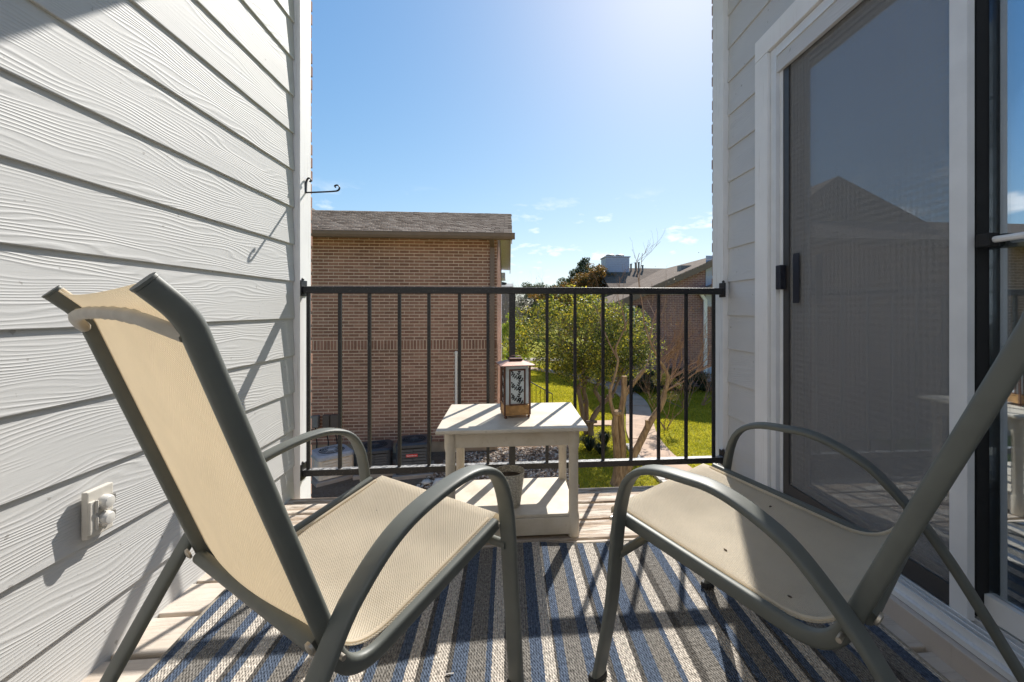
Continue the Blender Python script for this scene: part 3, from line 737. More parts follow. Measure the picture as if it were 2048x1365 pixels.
for x in (-1, 1):
    for y in (-1, 1):
        mb = MB(); mb.lathe([(.004, 0), (.007, .005), (.004, .012)], (x*(HW-.004), y*(HW-.004), 0), 8); mb.build('foot', M['copper'], ln)
        mb = MB(); mb.box(x*HW-.0035, x*HW+.0035, y*HW-.0035, y*HW+.0035, .0125, .214); mb.build('corner_post', M['copper'], ln)
def vine_panel():
    mb = MB()
    def lf(x, z, a, l=.012, w_=.0033):
        c, s__ = math.cos(a), math.sin(a); P_ = [(0, 0), (l*.35, w_), (l*.7, w_*.8), (l, 0), (l*.7, -w_*.8), (l*.35, -w_)]
        q = [(x+u*c-v*s__, z+u*s__+v*c) for u, v in P_]
        mb.prism(q, 1, -.0005, .0005)
    for z0_ in (-.004, .042, .088):
        st = catmull([(.027, z0_+.006), (.012, z0_+.014), (-.004, z0_+.020), (-.017, z0_+.030), (-.021, z0_+.040)], 5)
        mb.tube([(x, 0, z) for x, z in st], .0009, 4)
        for i in range(2, len(st)-1, 3):
            x, z = st[i]
            lf(x, z, 1.2+random.uniform(-.2, .2), .010, .0028); lf(x, z, 3.9+random.uniform(-.3, .3), .009, .0025)
        lf(*st[-1], 1.9, .010, .003)
        for i in range(5):
            x, z = .008+.004*math.sin(i*2.1), z0_+.014+i*.0085
            lf(x, z, math.pi/2-.75, .009, .0028); lf(x, z, math.pi/2+.75, .009, .0028)
        mb.tube([(.008, 0, z0_+.012), (.006, 0, z0_+.03), (.009, 0, z0_+.048)], .0008, 4)
    return mb.mesh('leaf_vine')
mv = vine_panel(); mv.materials.append(M['dark'])
for k_ in range(4):
    a = k_*math.pi/2
    mb = MB(); mb.box(-.047, .047, -.0012, .0012, .056, .212); g = mb.build('glass_panel', M['frost'], ln, loc=(math.sin(a)*(HW-.006), -math.cos(a)*(HW-.006), 0)); g.rotation_euler = (0, 0, a)
    mb = MB()
    mb.box(-.034, -.028, -.002, .002, .054, .200); mb.box(.028, .034, -.002, .002, .054, .200); mb.box(-.034, .034, -.0025, .0025, .194, .200); mb.box(-.034, .034, -.0025, .0025, .0525, .058)
    f_ = mb.build('window_frame', M['copper'], ln, loc=(math.sin(a)*(HW-.001), -math.cos(a)*(HW-.001), 0)); f_.rotation_euler = (0, 0, a)
    v_ = ob('leaf_vine', mv, None, f_, loc=(0, .001, .058))
mb = MB()
def frus(h0, z0_, h1, z1_): mb.add([(-h0, -h0, z0_), (h0, -h0, z0_), (h0, h0, z0_), (-h0, h0, z0_), (-h1, -h1, z1_), (h1, -h1, z1_), (h1, h1, z1_), (-h1, h1, z1_)], [(0, 3, 2, 1), (4, 5, 6, 7), (0, 1, 5, 4), (1, 2, 6, 5), (2, 3, 7, 6), (3, 0, 4, 7)])
frus(.072, .214, .071, .217); frus(.0705, .2172, .030, .231); mb.build('roof', M['copperroof'], ln)
mb = MB(); mb.bevbox(-.027, .027, -.027, .027,   .2315, .241, .002); mb.build('cap', M['copper'], ln)
mb = MB(); mb.tube([(.026*math.cos(t), 0, .242+.008*abs(math.sin(t))) for t in np.linspace(0, math.pi, 12)], .0018, 6); mb.build('ring_handle', M['copper'], ln, True)
mb = MB(); mb.lathe([(.024, .052), (.024, .11), (.02, .112)], (0, 0, 0), 16); mb.build('candle', M['white'], ln, True)
po = thing('plant_pot', 'small grey textured pot with dark soil on the table shelf', 'plant pot', (.006, 1.71, .0905))
mb = MB(); mb.lathe([(.040, 0), (.044, .004), (.060, .132), (.061, .138), (.0575, .138), (.055, .120), (.054, .112)], (0, 0, 0), 32); mb.build('pot_body', M['pot'], po, True)
mb = MB(); mb.lathe([(.0535, .108), (.0535, .113), (.02, .116), (.0, .116)], (0, 0, 0), 20); mb.build('soil', M['soil'], po)

# ------------------------------------------------------------------ outlet and plant hook on the left wall
ou = thing('outlet_box', 'ivory outdoor double outlet with two clear round caps on the left siding', 'outlet', (-.9915, 1.117, .388))
mb = MB(); mb.bevbox(-.004, .010, -.033, .033, -.056, .056, .003); mb.bevbox(.010, .0165, -.033, -.017, -.045, .032, .001); mb.build('cover_plate', M['outlet'], ou)
for z in (.018, -.022):
    mb = MB(); mb.lathe([(.0175, 0), (.0175, .006), (.0168, .008), (.0158, .013), (.0125, .017), (.004, .0185)], (0, 0, 0), 24)
    c_ = mb.build('cap', M['clear'], ou, True, loc=(.0105, .006, z)); c_.rotation_euler = (0, R(90), 0)
    mb = MB(); mb.bevbox(.010, .0185, .0245, .031, z-.011, z+.011, .002); mb.build('latch_tab', M['greybox'], ou)
    mb = MB(); mb.tube([(.0175, -.016, z-.002), (.020, -.008, z-.004)], .0022, 6); mb.tube([(.0175, -.0185, z-.016), (.0175, -.0185, z+.014)], .0032, 8); mb.build('hinge', M['outlet'], ou, True)
hk = thing('plant_hook', 'black wrought iron plant hook with scrolled ends on the left trim', 'hook', (-.976, 2.15, 1.44))
pl_ = [(.001, 0, -.0), (.002, 0, .03), (.004, 0, .055), (.012, 0, .070), (.022, 0, .068), (.025, 0, .058), (.018, 0, .053)]
mb = MB(); mb.band(catmull(pl_, 6), (0, 1, 0), .0065, .0032, 8); mb.build('back_plate', M['iron'], hk, True)
pl_ = [(.000, 0, .0), (.06, 0, .004), (.125, 0, .009), (.150, 0, .014), (.158, 0, .028), (.149, 0, .040), (.136, 0, .036), (.139, 0, .029)]
mb = MB(); mb.band(catmull(pl_, 6), (0, 1, 0), .0065, .0032, 8); mb.build('arm', M['iron'], hk, True)

# crumbs on the seats: flecks of dry leaf
def on_seat(prof, pose, u, t, lab):
    p = np.array(prof[0])*(1-t)+np.array(prof[1])*t; a = pose[2]; f_, r_ = (math.sin(a), math.cos(a)), (math.cos(a), -math.sin(a))
    sag = -.017*(1-(u/.21)**2); z = p[1]+sag+.0075
    mb = MB(); mb.prism([(-.0035, -.0014), (0, -.0025), (.0042, -.0007), (.002, .002), (-.002, .002)], 2, 0, .0015)
    o = mb.build('leaf_crumb', M['leafbit'], loc=(pose[0]+u*r_[0]+p[0]*f_[0], pose[1]+u*r_[1]+p[0]*f_[1], z)); o.rotation_euler = (R(8), R(-6), random.uniform(0, 6)); tag(o, lab, 'leaf crumb')
for u, t, lab in ((-.12, .82, 'dark leaf crumb on the left seat nearest its back corner'), (.13, .18, 'dark leaf crumb on the left seat close to its right front edge'), (-.10, .2, 'tiny leaf crumb near the far front corner of the left seat')):
    on_seat(LP, (-.3083, .964, .6523), u, t, lab)
for u, t, lab in ((-.12, .48, 'dark leaf crumb on the sunlit near side of the right seat'), (.15, .45, 'dark leaf crumb on the right seat beside the door track'), (-.15, .80, 'dark leaf crumb in the shaded rear of the right seat')):
    on_seat(RP, (.5675, .9206, -.6327), u, t, lab)
# crumbs
for i, (x, y, z, r_) in enumerate([(-.06, 1.0, .012, 0)]):
    mb = MB(); mb.tube([(-.009, 0, 0), (0, .001, .001), (.010, .002, 0)], .0014, 6); tag(mb.build('lint', M['lint'], loc=(-.138, 1.02, .0115)), 'tiny white scrap of lint lying on the rug between the chairs', 'lint')

# ------------------------------------------------------------------ neighbour building (left)
nb = thing('brick_house', 'brown brick apartment block with shingled roof and brown gutter, left beyond the railing', 'building', (0, 9.2, 0))
XC = -.236
mb = MB(); mb.box(-16, XC, .005, 6.0, GZ, 2.40); nbw = mb.build('wall', M['brickfar'], nb)
mb = MB(); mb.box(-4.6, XC+.0005, .0, .0045, -1.93, 2.39); mb.build('mortar', M['mortar'], nb)
mb = MB(); mb.box(-16, XC+.012, -.012, 6.01, GZ-.1, -1.935); mb.build('foundation', M['foundation'], nb)
bb = MB(); bb.bevbox(-.097, .097, -.007, .02, -.0262, .0262, .0025); bme = bb.mesh('brick'); bme.materials.append(M['brick'])
bs = MB(); bs.bevbox(-.0262, .0262, -.007, .02, -.097, .097, .0025); bsm = bs.mesh('brick'); bsm.materials.append(M['brick'])
ROW = .0677; BW = .2055
items = []
zrow = -1.90; rown = 0
SOLD = False
while zrow < 2.37:
    if not SOLD and zrow > .0:
        x = XC-.031
        while x > -4.55: items.append((x, zrow+.069, 's')); x -= .0677
        zrow += .069*2+ROW; SOLD = True; continue
    x = XC-.0975-(BW/2 if rown % 2 else 0)
    if rown % 2: items.append((XC-.047, zrow, 'h'))
    while x > -4.55: items.append((x, zrow, 'b')); x -= BW
    zrow += ROW; rown += 1
items.sort(key=lambda t: t[0]**2*.2+abs(t[1]-.9)+(100 if t[2] == 'h' else 0))
rest = MB()
for i, (x, z, k_) in enumerate(items):
    dx, dy = random.uniform(-.002, .002), random.uniform(-.003, .002)
    if i < 300 and k_ != 'h': ob('brick', bsm if k_ == 's' else bme, None, nb, loc=(x+dx, dy, z))
    else:
        w_, h_ = (.0262, .097) if k_ == 's' else ((.044 if k_ == 'h' else .097), .0262)
        rest.box(x+dx-w_, x+dx+w_, -.0065+dy, .015, z-h_, z+h_)
rest.build('brickwork', M['brick'], nb, kind='stuff')
# corner return bricks facing the lawn
cr2 = MB(); z = -1.90; i = 0
while z < 2.37:
    y = .05+(.1 if i % 2 else 0)
    while y < 5.9: cr2.box(XC-.015, XC+.006, y, y+.19, z-.0262, z+.0262); y += BW
    z += ROW; i += 1
cr2.build('brickwork', M['brick'], nb, kind='stuff')
# roof: front slope up to ridge, back slope down
RY0, RYR, RY1, RZ0, RZR = -.45, 2.8, 6.3, 2.42, 3.60
XE = .09
mb = MB(); mb.prism([(RY0, RZ0-.03), (RYR, RZR-.03), (RY1, RZ0+.0), (RY1, RZ0-.10), (RYR, RZR-.16), (RY0, RZ0-.12)], 0, -16, XE); rf = mb.build('roof', M['shingleX'], nb)
ang = math.atan2(RZR-RZ0, RYR-RY0); SL = math.hypot(RZR-RZ0, RYR-RY0)
TV = lambda w_: [(-w_, 0, 0), (w_, 0, 0), (w_, .19, 0), (-w_, .19, 0), (-w_, 0, .020), (w_, 0, .020), (w_, .19, .004), (-w_, .19, .004)]
TF = [(0, 3, 2, 1), (4, 5, 6, 7), (0, 1, 5, 4), (1, 2, 6, 5), (2, 3, 7, 6), (3, 0, 4, 7)]
sb = MB(); sb.add(TV(.088), TF)
sme = sb.mesh('shingle'); sme.materials.append(M['shingle'])
srest = MB(); cnt = 0; nrow = int(SL/.135); c_, s2 = math.cos(ang), math.sin(ang)
for j in range(nrow):
    s_ = j*.135; x = XE-.07-(.09 if j % 2 else 0)-random.uniform(0, .03)
    while x > -5.6:
        y = RY0+s_*c_+random.uniform(-.006, .006); z = RZ0+s_*s2-.028+random.uniform(0, .004)
        if cnt < 300 and x > -4.1 and j < 13:
            o = ob('shingle', sme, None, rf, loc=(x, y, z)); o.rotation_euler = (ang, 0, 0); cnt += 1
        else: srest.add([(x+a, y+b*c_-d*s2, z+b*s2+d*c_) for a, b, d in TV(.088)], TF)
        x -= .186+random.uniform(0, .012)
srest.build('shingles', M['shingle'], rf, kind='stuff')
mb = MB(); mb.box(-16, XE-.01, RY0-.03, -.008, 2.375, 2.392); mb.build('soffit', M['fascia'], nb)
mb = MB(); mb.prism([(RY0-.14, 2.425), (RY0-.025, 2.425), (RY0-.025, 2.31), (RY0-.10, 2.31), (RY0-.128, 2.36)], 0, -16, XE+.05); gt = mb.build('gutter', M['brown_metal'], nb)
mb = MB(); mb.box(-16, XE+.052, RY0-.147, RY0-.139, 2.412, 2.428); mb.build('gutter_lip', M['brown_metal'], gt)
# gable end trim seen edge on: bargeboard and return soffit
mb = MB(); mb.prism([(RYR, RZR-.17), (RYR, RZR-.30), (RY1-.05, RZ0-.24), (RY1-.05, RZ0-.11)], 0, XE-.03, XE-.005); mb.prism([(RYR, RZR-.17), (RYR, RZR-.30), (RY0, RZ0-.2), (RY0, RZ0-.125)], 0, XE-.03, XE-.005); mb.build('bargeboard', M['fascia'], nb)
mb = MB(); mb.prism([(0, 2.40), (RYR, RZR-.2), (6.0, 2.40)], 0, -6, XC); mb.build('gable', M['brickside'], nb)
mb = MB(); mb.prism([(.02, 2.39), (RYR, RZR-.19), (RYR, RZR-.172), (.02, 2.42)], 0, XC+.002, XE-.032); mb.prism([(RYR, RZR-.19), (RYR, RZR-.172), (RY1-.1, RZ0-.10), (RY1-.1, RZ0-.12)], 0, XC+.002, XE-.032); mb.build('gable_soffit', M['fascia'], nb)
mb = MB(); mb.prism([(6.05, 2.2), (6.05, 2.02), (7.8, 2.02), (7.8, 2.2)], 0, -3, -.10); mb.box(-3, -.25, 6.05, 7.8, GZ, 2.015); mb.build('rear_porch', M['fascia'], nb)
# taller cross gable farther along the block
mb = MB(); mb.prism([(-11.3, 3.0), (-7.35, 4.85), (-5.5, 3.55), (-5.5, 2.6), (-11.3, 2.4)], 1, 2.6, 5.8); mb.build('cross_gable', M['shingleY'], nb)
mb = MB(); mb.tube([(-.335, -.045, GZ+.15), (-.335, -.045, 2.18), (-.335, -.10, 2.28), (-.335, -.47, 2.33)], [.046]*4, 4)
mb2 = MB(); mb2.bevbox(-.383, -.288, -.082, -.012, GZ+.1, 2.22, .006); mb2.add([(-.383, -.082, 2.2), (-.288, -.082, 2.2), (-.288, -.012, 2.2), (-.383, -.012, 2.2), (-.383, -.56, 2.335), (-.288, -.56, 2.335), (-.288, -.48, 2.335), (-.383, -.48, 2.335)], [(0, 1, 5, 4), (1, 2, 6, 5), (2, 3, 7, 6), (3, 0, 4, 7)])
mb2.build('downspout', M['brown_metal'], nb)
pv = MB(); pv.tube([(0, 0, 0), (0, 0, 2.1)], .028, 12); pv.lathe([(.034, 2.08), (.034, 2.13), (.02, 2.145)], (0, 0, 0), 12)
tag(pv.build('vent_pipe', M['pvc'], None, True, loc=(-1.096, 9.15, GZ)), 'white plastic pipe with a cap standing against the brown brick wall', 'pipe')
def ubox(label, x0, x1, z0_, z1_, mat, nm='utility_box', cat='utility box', dep=.10, group=None):
    t = thing(nm, label, cat, ((x0+x1)/2, 9.19, z0_), 0, group); h = z1_-z0_; w_ = (x1-x0)/2
    mb = MB(); mb.bevbox(-w_, w_, -dep, -.001, 0, h, .006); mb.build('housing', mat, t)
    mb = MB(); mb.bevbox(-w_+.008, w_-.008, -dep-.008, -dep-.0005, .012, h-.012, .003); mb.build('cover', mat, t)
    mb = MB(); mb.tube([(0, -.045, -.001), (0, -.045, -.15), (.03, -.05, -.32), (.02, -.05, -.5)], .011, 6); mb.build('conduit', M['dark'], t, True); return t
ubox('small light grey disconnect box on the brick, left of the two brown boxes', -4.03, -3.885, -1.55, -1.312, M['greybox'])
ubox('plain brown utility box on the brick beside the grey disconnect', -3.80, -3.66, -1.55, -1.30, M['brownbox'])
ubox('dark brown utility box, rightmost of the boxes above the cream condenser', -3.645, -3.47, -1.55, -1.30, M['brownbox'])
# air conditioners
def ac(label, loc, w_, h, mat, topmat, nl, rz, badge=False):
    t = thing('air_conditioner', label, 'air conditioner', loc, R(rz), 'condenser units by the brick wall')
    hw = w_/2; r_ = .09*w_/.6
    def rr(hw, z, n=5):
        P_ = []
        for cx, cy, a0 in ((hw-r_, hw-r_, 0), (-hw+r_, hw-r_, 90), (-hw+r_, -hw+r_, 180), (hw-r_, -hw+r_, 270)):
            for q in range(n): a = R(a0+90*q/(n-1)); P_.append((cx+r_*math.cos(a), cy+r_*math.sin(a), z))
        return P_
    def ring(mb, hw0, z0_, hw1, z1_, cap=True):
        A = rr(hw0, z0_); B_ = rr(hw1, z1_); n = len(A); mb.add(A+B_, [(i, (i+1) % n, n+(i+1) % n, n+i) for i in range(n)]+([tuple(range(n))[::-1], tuple(range(n, 2*n))] if cap else []))
    mb = MB(); mb.bevbox(-hw-.05, hw+.05, -hw-.05, hw+.05, -.02, .05, .01); mb.build('pad', M['concrete'], t)
    mb = MB(); ring(mb, hw-.03, .052, hw-.03, h-.07); mb.build('coil', M['dark'] if mat == M['darkmetal'] else M['tanmetal'], t)
    for i in range(nl):
        z = .07+(h-.16)*i/nl; mb = MB(); ring(mb, hw, z, hw-.012, z+(h-.16)/nl*.72); mb.build('louver', mat, t)
    for sx in (-1, 1):
        for sy in (-1, 1):
            mb = MB(); mb.box(sx*(hw-.055)-.03, sx*(hw-.055)+.03, sy*(hw-.055)-.03, sy*(hw-.055)+.03, .055, h-.075)
            mb.lathe([(.05, 0), (.05, h-.14)], (sx*(hw-.052), sy*(hw-.052), .06), 10); mb.build('corner_post', mat, t)
    for sx, sy in ((0, -1), (1, 0), (-1, 0)):
        mb = MB()
        if sy: mb.box(-.006, .006, -hw-.004, -hw+.002, .06, h-.09)
        else: mb.box(sx*hw-.003, sx*hw+.003, -.006, .006, .06, h-.09)
        mb.build('strap', mat, t)
    mb = MB(); ring(mb, hw+.012, h-.075, hw+.008, h-.03); ring(mb, hw+.007, h-.0295, hw-.03, h-.002); mb.build('top_cover', topmat, t)
    mb = MB(); mb.lathe([(hw*.72, h-.001), (hw*.70, h+.002), (.02, h+.004)], (0, 0, 0), 24); mb.build('fan_opening', M['dark'], t)
    for k_ in range(1, 6):
        mb = MB(); rr_ = hw*.72*k_/5.3; mb.tube([(rr_*math.cos(a), rr_*math.sin(a), h+.012) for a in np.linspace(0, 2*math.pi, 25)], .003, 4); mb.build('grille_ring', topmat, t)
    mb = MB()
    for k_ in range(4): a = k_*math.pi/4; mb.tube([(-hw*.72*math.cos(a), -hw*.72*math.sin(a), h+.010), (hw*.72*math.cos(a), hw*.72*math.sin(a), h+.010)], .004, 4)
    mb.build('grille_spoke', topmat, t)
    mb = MB(); mb.lathe([(.07, h+.006), (.06, h+.02), (.0, h+.022)], (0, 0, 0), 14); mb.build('fan_hub', topmat, t)
    if badge:
        mb = MB(); mb.bevbox(-.10, .10, -.006, 0, -.026, .026, .004); b_ = mb.build('badge', M['red'], t, loc=(-.02, -hw-.005, h-.21))
        cu = bpy.data.curves.new('badge_lettering', 'FONT'); cu.body = 'Goodman'; cu.size = .044; cu.align_x = 'CENTER'; cu.align_y = 'CENTER'; cu.extrude = .0008
        tmp = bpy.data.objects.new('tmp', cu); COL.objects.link(tmp); dg = bpy.context.evaluated_depsgraph_get(); dg.update()
        mt = bpy.data.meshes.new_from_object(tmp.evaluated_get(dg)); bpy.data.objects.remove(tmp); mt.name = 'lettering'
        o = ob('lettering', mt, M['white'], b_, loc=(0, -.0072, 0)); o.rotation_euler = (R(90), 0, 0)
    return t
ac('cream air conditioner unit at the left end by the trim', (-3.18, 8.0, GZ+.02), .60, .47, M['tanmetal'], M['acgrey'], 6, 38)
ac('plain black air conditioner unit between the cream unit and the red badged one', (-2.47, 8.2, GZ+.02), .60, .48, M['darkmetal'], M['darkmetal'], 7, 12)
ac('tall charcoal air conditioner unit with a red badge', (-1.74, 8.1, GZ+.02), .60, .60, M['darkmetal'], M['darkmetal'], 8, 8, True)
for i, (x, y, s_, lb) in enumerate([(-1.40, 7.45, .085, 'pale limestone block beside the charcoal condenser pad, the left one'), (-1.16, 7.36, .13, 'larger pale limestone block at the edge of the gravel, right of the other')]):
    V, F = stones(1, lambda n: np.array([[0., 0.]]), 0, s_, s_*1.01); o = ob('stone_block', fastmesh('stone_block', V, F), M['stone'], loc=(x, y, GZ+.06)); tag(o, lb, 'stone')

# ------------------------------------------------------------------ far right building
rb = thing('brick_house', 'mauve brick building with a brown shingled gable roof, right across the lawn', 'building', (0, 16, 0))
PX, PZ, EX, EZ = 8.70, 3.16, 3.95, 1.13
mb = MB(); mb.prism([(4.45, GZ), (7.68, GZ), (7.68, 2.62), (4.45, 1.26)], 1, 0, .2); mb.build('wall', M['brickmauve'], rb)
mb = MB(); mb.prism([(4.46, GZ), (4.46, 1.2), (8.7, 3.0), (12.9, 1.2), (12.9, GZ)], 1, .21, 8.0); mb.build('wall', M['brickmauve_s'], rb)
mb = MB(); mb.prism([(7.685, 1.0), (7.685, 2.63), (8.7, 3.06), (12.9, 1.26), (12.9, 1.0)], 1, -.02, .2); mb.build('siding_panel', M['lavender'], rb)
for i in range(11):
    z = 1.5+i*.15
    if z < 2.9: mb = MB(); mb.box(7.69, 9.4, -.034, -.0205, z, z+.135); mb.build('siding_board', M['lavender'], rb)
mb = MB(); mb.prism([(EX, EZ), (PX, PZ), (13.4, EZ), (13.4, EZ-.14), (PX, PZ-.16), (EX, EZ-.14)], 1, -.30, 8.5); mb.build('roof', M['shingleY'], rb)
mb = MB(); mb.prism([(EX, EZ-.015), (PX, PZ-.015), (PX, PZ-.26), (EX+.02, EZ-.24)], 1, -.335, -.303); mb.build('bargeboard', M['brown_metal'], rb)
mb = MB(); mb.prism([(EX+.3, EZ-.06), (PX, PZ-.20), (PX, PZ-.185), (EX+.3, EZ-.03)], 1, -.30, .0); mb.build('soffit', M['fascia'], rb)
# rear wing with its ridge across
mb = MB(); mb.prism([(3.4, 1.25), (8.05, 3.28), (12.6, 1.25), (12.6, 1.1), (8.05, 3.1), (3.4, 1.1)], 0, 5.1, 16); mb.build('roof', M['shingleX'], rb)
mb = MB(); mb.box(5.3, 16, 3.8, 12, GZ, 1.3); mb.build('wall', M['brickmauve'], rb)
ch = MB(); ch.box(5.45, 6.80, 7.4, 8.6, 1.5, 3.82); cho = ch.build('chimney', M['lavender'], rb)
for i in range(7): mb = MB(); mb.box(5.46, 6.79, 7.375, 7.398, 2.92+i*.125, 3.03+i*.125); mb.build('siding_board', M['lavender'], cho)
mb = MB(); mb.box(5.40, 6.85, 7.34, 8.65, 3.823, 3.875); mb.build('cap', M['lavender'], cho)
for x in (5.85, 6.40):
    mb = MB(); mb.lathe([(.15, 3.876), (.15, 3.95), (.26, 3.955), (.26, 4.0), (.20, 4.04)], (x, 8.0, 0), 14); mb.build('flue_cap', M['greybox'], cho, True)
for x, h in ((6.95, .22), (7.22, .30), (7.40, .32), (7.62, .15)):
    mb = MB(); mb.lathe([(.055, 2.9), (.055, 3.2+h), (.07, 3.21+h), (.07, 3.26+h)], (x, 7.6, 0), 10); mb.build('vent_stack', M['greybox'], rb, True)
mb = MB(); mb.box(7.2, 7.65, 1.2, 1.6, 2.40, 2.73); mb.build('skylight', M['greybox'], rb)
wf = MB(); wf.box(4.48, 4.85, -.05, -.001, -.35, 1.02); wfo = wf.build('window', M['vinyl'], rb); mb = MB(); mb.box(4.52, 4.81, -.055, -.0505, -.30, .97); mb.build('pane', M['dark'], wfo)
mb = MB(); mb.bevbox(4.98, 5.10, -.16, -.001, .93, 1.05, .01); mb.build('wall_light', M['dark'], rb)
for r_, x0 in ((.0, 7.56), ): mb = MB(); mb.bevbox(7.56, 7.70, -.14, -.04, GZ+.15, 1.25, .01); mb.add([(7.56, -.14, 1.24), (7.70, -.14, 1.24), (7.70, -.04, 1.24), (7.56, -.04, 1.24), (7.38, -.14, 1.50), (7.48, -.14, 1.56), (7.48, -.04, 1.56), (7.38, -.04, 1.50)], [(0, 1, 5, 4), (1, 2, 6, 5), (2, 3, 7, 6), (3, 0, 4, 7), (4, 5, 6, 7)]); mb.build('downspout', M['white'], rb)
mb = MB(); mb.box(7.72, 9.2, -.012, -.003, -1.3, 1.45); mb.build('porch_wall', M['brickmauve'], rb)
mb = MB(); mb.box(7.73, 9.2, -.06, -.0125, GZ, -1.35); mb.build('base_panel', M['lavender'], rb)
mb = MB(); mb.prism([(7.25, 1.60), (9.3, 2.48), (9.3, 2.36), (7.25, 1.48)], 1, -.55, -.04); mb.build('porch_roof', M['brown_metal'], rb)
mb = MB(); mb.box(7.9, 9.3, -.5, -.04, 1.45, 1.75); mb.build('porch_beam', M['lavender'], rb)
# distant house, left gap
fh = thing('distant_house', 'low grey roofed house far away behind the gutter end', 'building', (0, 60, 0))
mb = MB(); mb.box(-7, .5, 0, 8, GZ, 4.2); mb.build('wall', M['brickmauve'], fh)
mb = MB(); mb.prism([(-.6, 4.1), (4, 4.8), (8.6, 4.1)], 0, -7.2, .75); mb.prism([(-5.4, 4.8), (-3.4, 5.5), (-.2, 4.8)], 1, 2, 6); mb.build('roof', M['greybox'], fh)

# ------------------------------------------------------------------ vegetation
def leafcloud(n, blobs, size, flat=.35, asp=.5):
    """leaf quads spread in clumps: blobs = (x,y,z,rx,ry,rz,weight)"""
    B = np.array(blobs, float); p = B[:, 6]/B[:, 6].sum(); idx = rng.choice(len(B), n, p=p)
    d = rng.normal(0, 1, (n, 3)); d /= np.linalg.norm(d, axis=1)[:, None]; rad = rng.uniform(.25, 1, (n, 1))**.5
    C = B[idx, :3]+d*rad*B[idx, 3:6]
    return quads(C, size)
def quads(C, size, asp=.5):
    n = len(C); a = rng.normal(0, 1, (n, 3)); a /= np.linalg.norm(a, axis=1)[:, None]; b = rng.normal(0, 1, (n, 3)); b = np.cross(a, b); b /= np.linalg.norm(b, axis=1)[:, None]
    s_ = size*rng.uniform(.6, 1.35, (n, 1)); V = np.stack([C-a*s_, C+b*s_*asp, C+a*s_, C-b*s_*asp], 1).reshape(-1, 3)
    return V, np.arange(4*n).reshape(-1, 4)
def clumps(c, r, k, sub):
    """random sub-blobs inside an ellipsoid"""
    out = []
    for _ in range(k):
        d = rng.normal(0, 1, 3); d /= np.linalg.norm(d); q = rng.uniform(.35, 1)**.6
        s_ = sub*rng.uniform(.6, 1.4); out.append((c[0]+d[0]*q*r[0], c[1]+d[1]*q*r[1], c[2]+d[2]*q*r[2], s_, s_, s_*.75, s_**2))
    return out
def branch(mb, p, d, l, r, depth, spread=.55, up=.15, nseg=4, taper=.72):
    pts = [Vector(p)]; dd = Vector(d).normalized(); rs = [r]
    for i in range(nseg):
        dd = (dd+Vector((random.gauss(0, .16), random.gauss(0, .16), random.gauss(up*.4, .12)))).normalized(); pts.append(pts[-1]+dd*l/nseg); rs.append(r*(1-(1-taper)*(i+1)/nseg))
    mb.tube(pts, rs, 5 if r > .012 else 4 if r > .006 else 3, False)
    if depth > 0:
        for k_ in range(random.choice((2, 3))):
            i = random.randint(2, nseg); nd = (dd+Vector((random.gauss(0, spread), random.gauss(0, spread), random.gauss(up, spread*.7)))).normalized()
            branch(mb, pts[i], nd, l*random.uniform(.6, .85), rs[i]*random.uniform(.55, .75), depth-1, spread, up, nseg, taper)
    return pts[-1], dd
def trunk(mb, pts, r0, r1, n=10):
    c_ = catmull(pts, 6); k_ = len(c_); mb.tube(c_, [(r0+(r1-r0)*i/(k_-1))*random.uniform(.93, 1.09) for i in range(k_)], n)

# pruned crape myrtle by the balcony
cm = thing('crape_myrtle', 'bare pruned crape myrtle with tan peeling trunks and cut stubs, nearest tree', 'tree', (1.94, 7.25, GZ))
def rel(P, o=(1.94, 7.25, GZ)): return [(x-o[0], y-o[1], z-o[2]) for x, y, z in P]
mb = MB(); mb.lathe([(.20, -.05), (.155, .05), (.125, .2), (.115, .34), (.09, .42)], (0, 0, 0), 12); mb.build('trunk', M['bark'], cm, True)
mb = MB(); trunk(mb, rel([(1.90, 7.25, -2.0), (1.875, 7.22, -1.56), (1.835, 7.2, -1.124), (1.865, 7.2, -.90)]), .070, .052); mb.lathe([(.06, 0), (.085, .03), (.08, .075), (.05, .09)], rel([(1.88, 7.2, -.95)])[0], 10)
trunk(mb, rel([(1.835, 7.2, -.98), (1.76, 7.2, -.72), (1.755, 7.2, -.532), (1.825, 7.22, -.317), (1.905, 7.25, -.022), (1.87, 7.28, .178), (1.99, 7.3, .45), (2.1, 7.3, .70)]), .036, .009); mb.build('limb', M['bark'], cm, True)
mb = MB(); trunk(mb, rel([(1.97, 7.28, -2.0), (1.99, 7.3, -1.56), (1.965, 7.3, -1.04), (2.02, 7.3, -.62), (2.03, 7.3, -.29)]), .082, .046); trunk(mb, rel([(2.04, 7.3, -.62), (2.2, 7.32, -.42), (2.40, 7.35, -.19)]), .040, .034); mb.build('limb', M['bark'], cm, True)
mb = MB(); trunk(mb, rel([(2.02, 7.25, -2.02), (2.25, 7.28, -1.57), (2.48, 7.3, -1.139), (2.69, 7.32, -.84), (2.775, 7.33, -.62)]), .068, .046); mb.lathe([(.035, 0), (.03, .12), (.036, .14)], rel([(2.42, 7.26, -1.2)])[0], 8)
trunk(mb, rel([(2.71, 7.32, -.8), (2.83, 7.33, -.36), (2.76, 7.34, -.15), (2.64, 7.35, .04), (2.50, 7.36, .348), (2.39, 7.36, .68)]), .040, .010); mb.build('limb', M['bark'], cm, True)
random.seed(21); mb = MB()
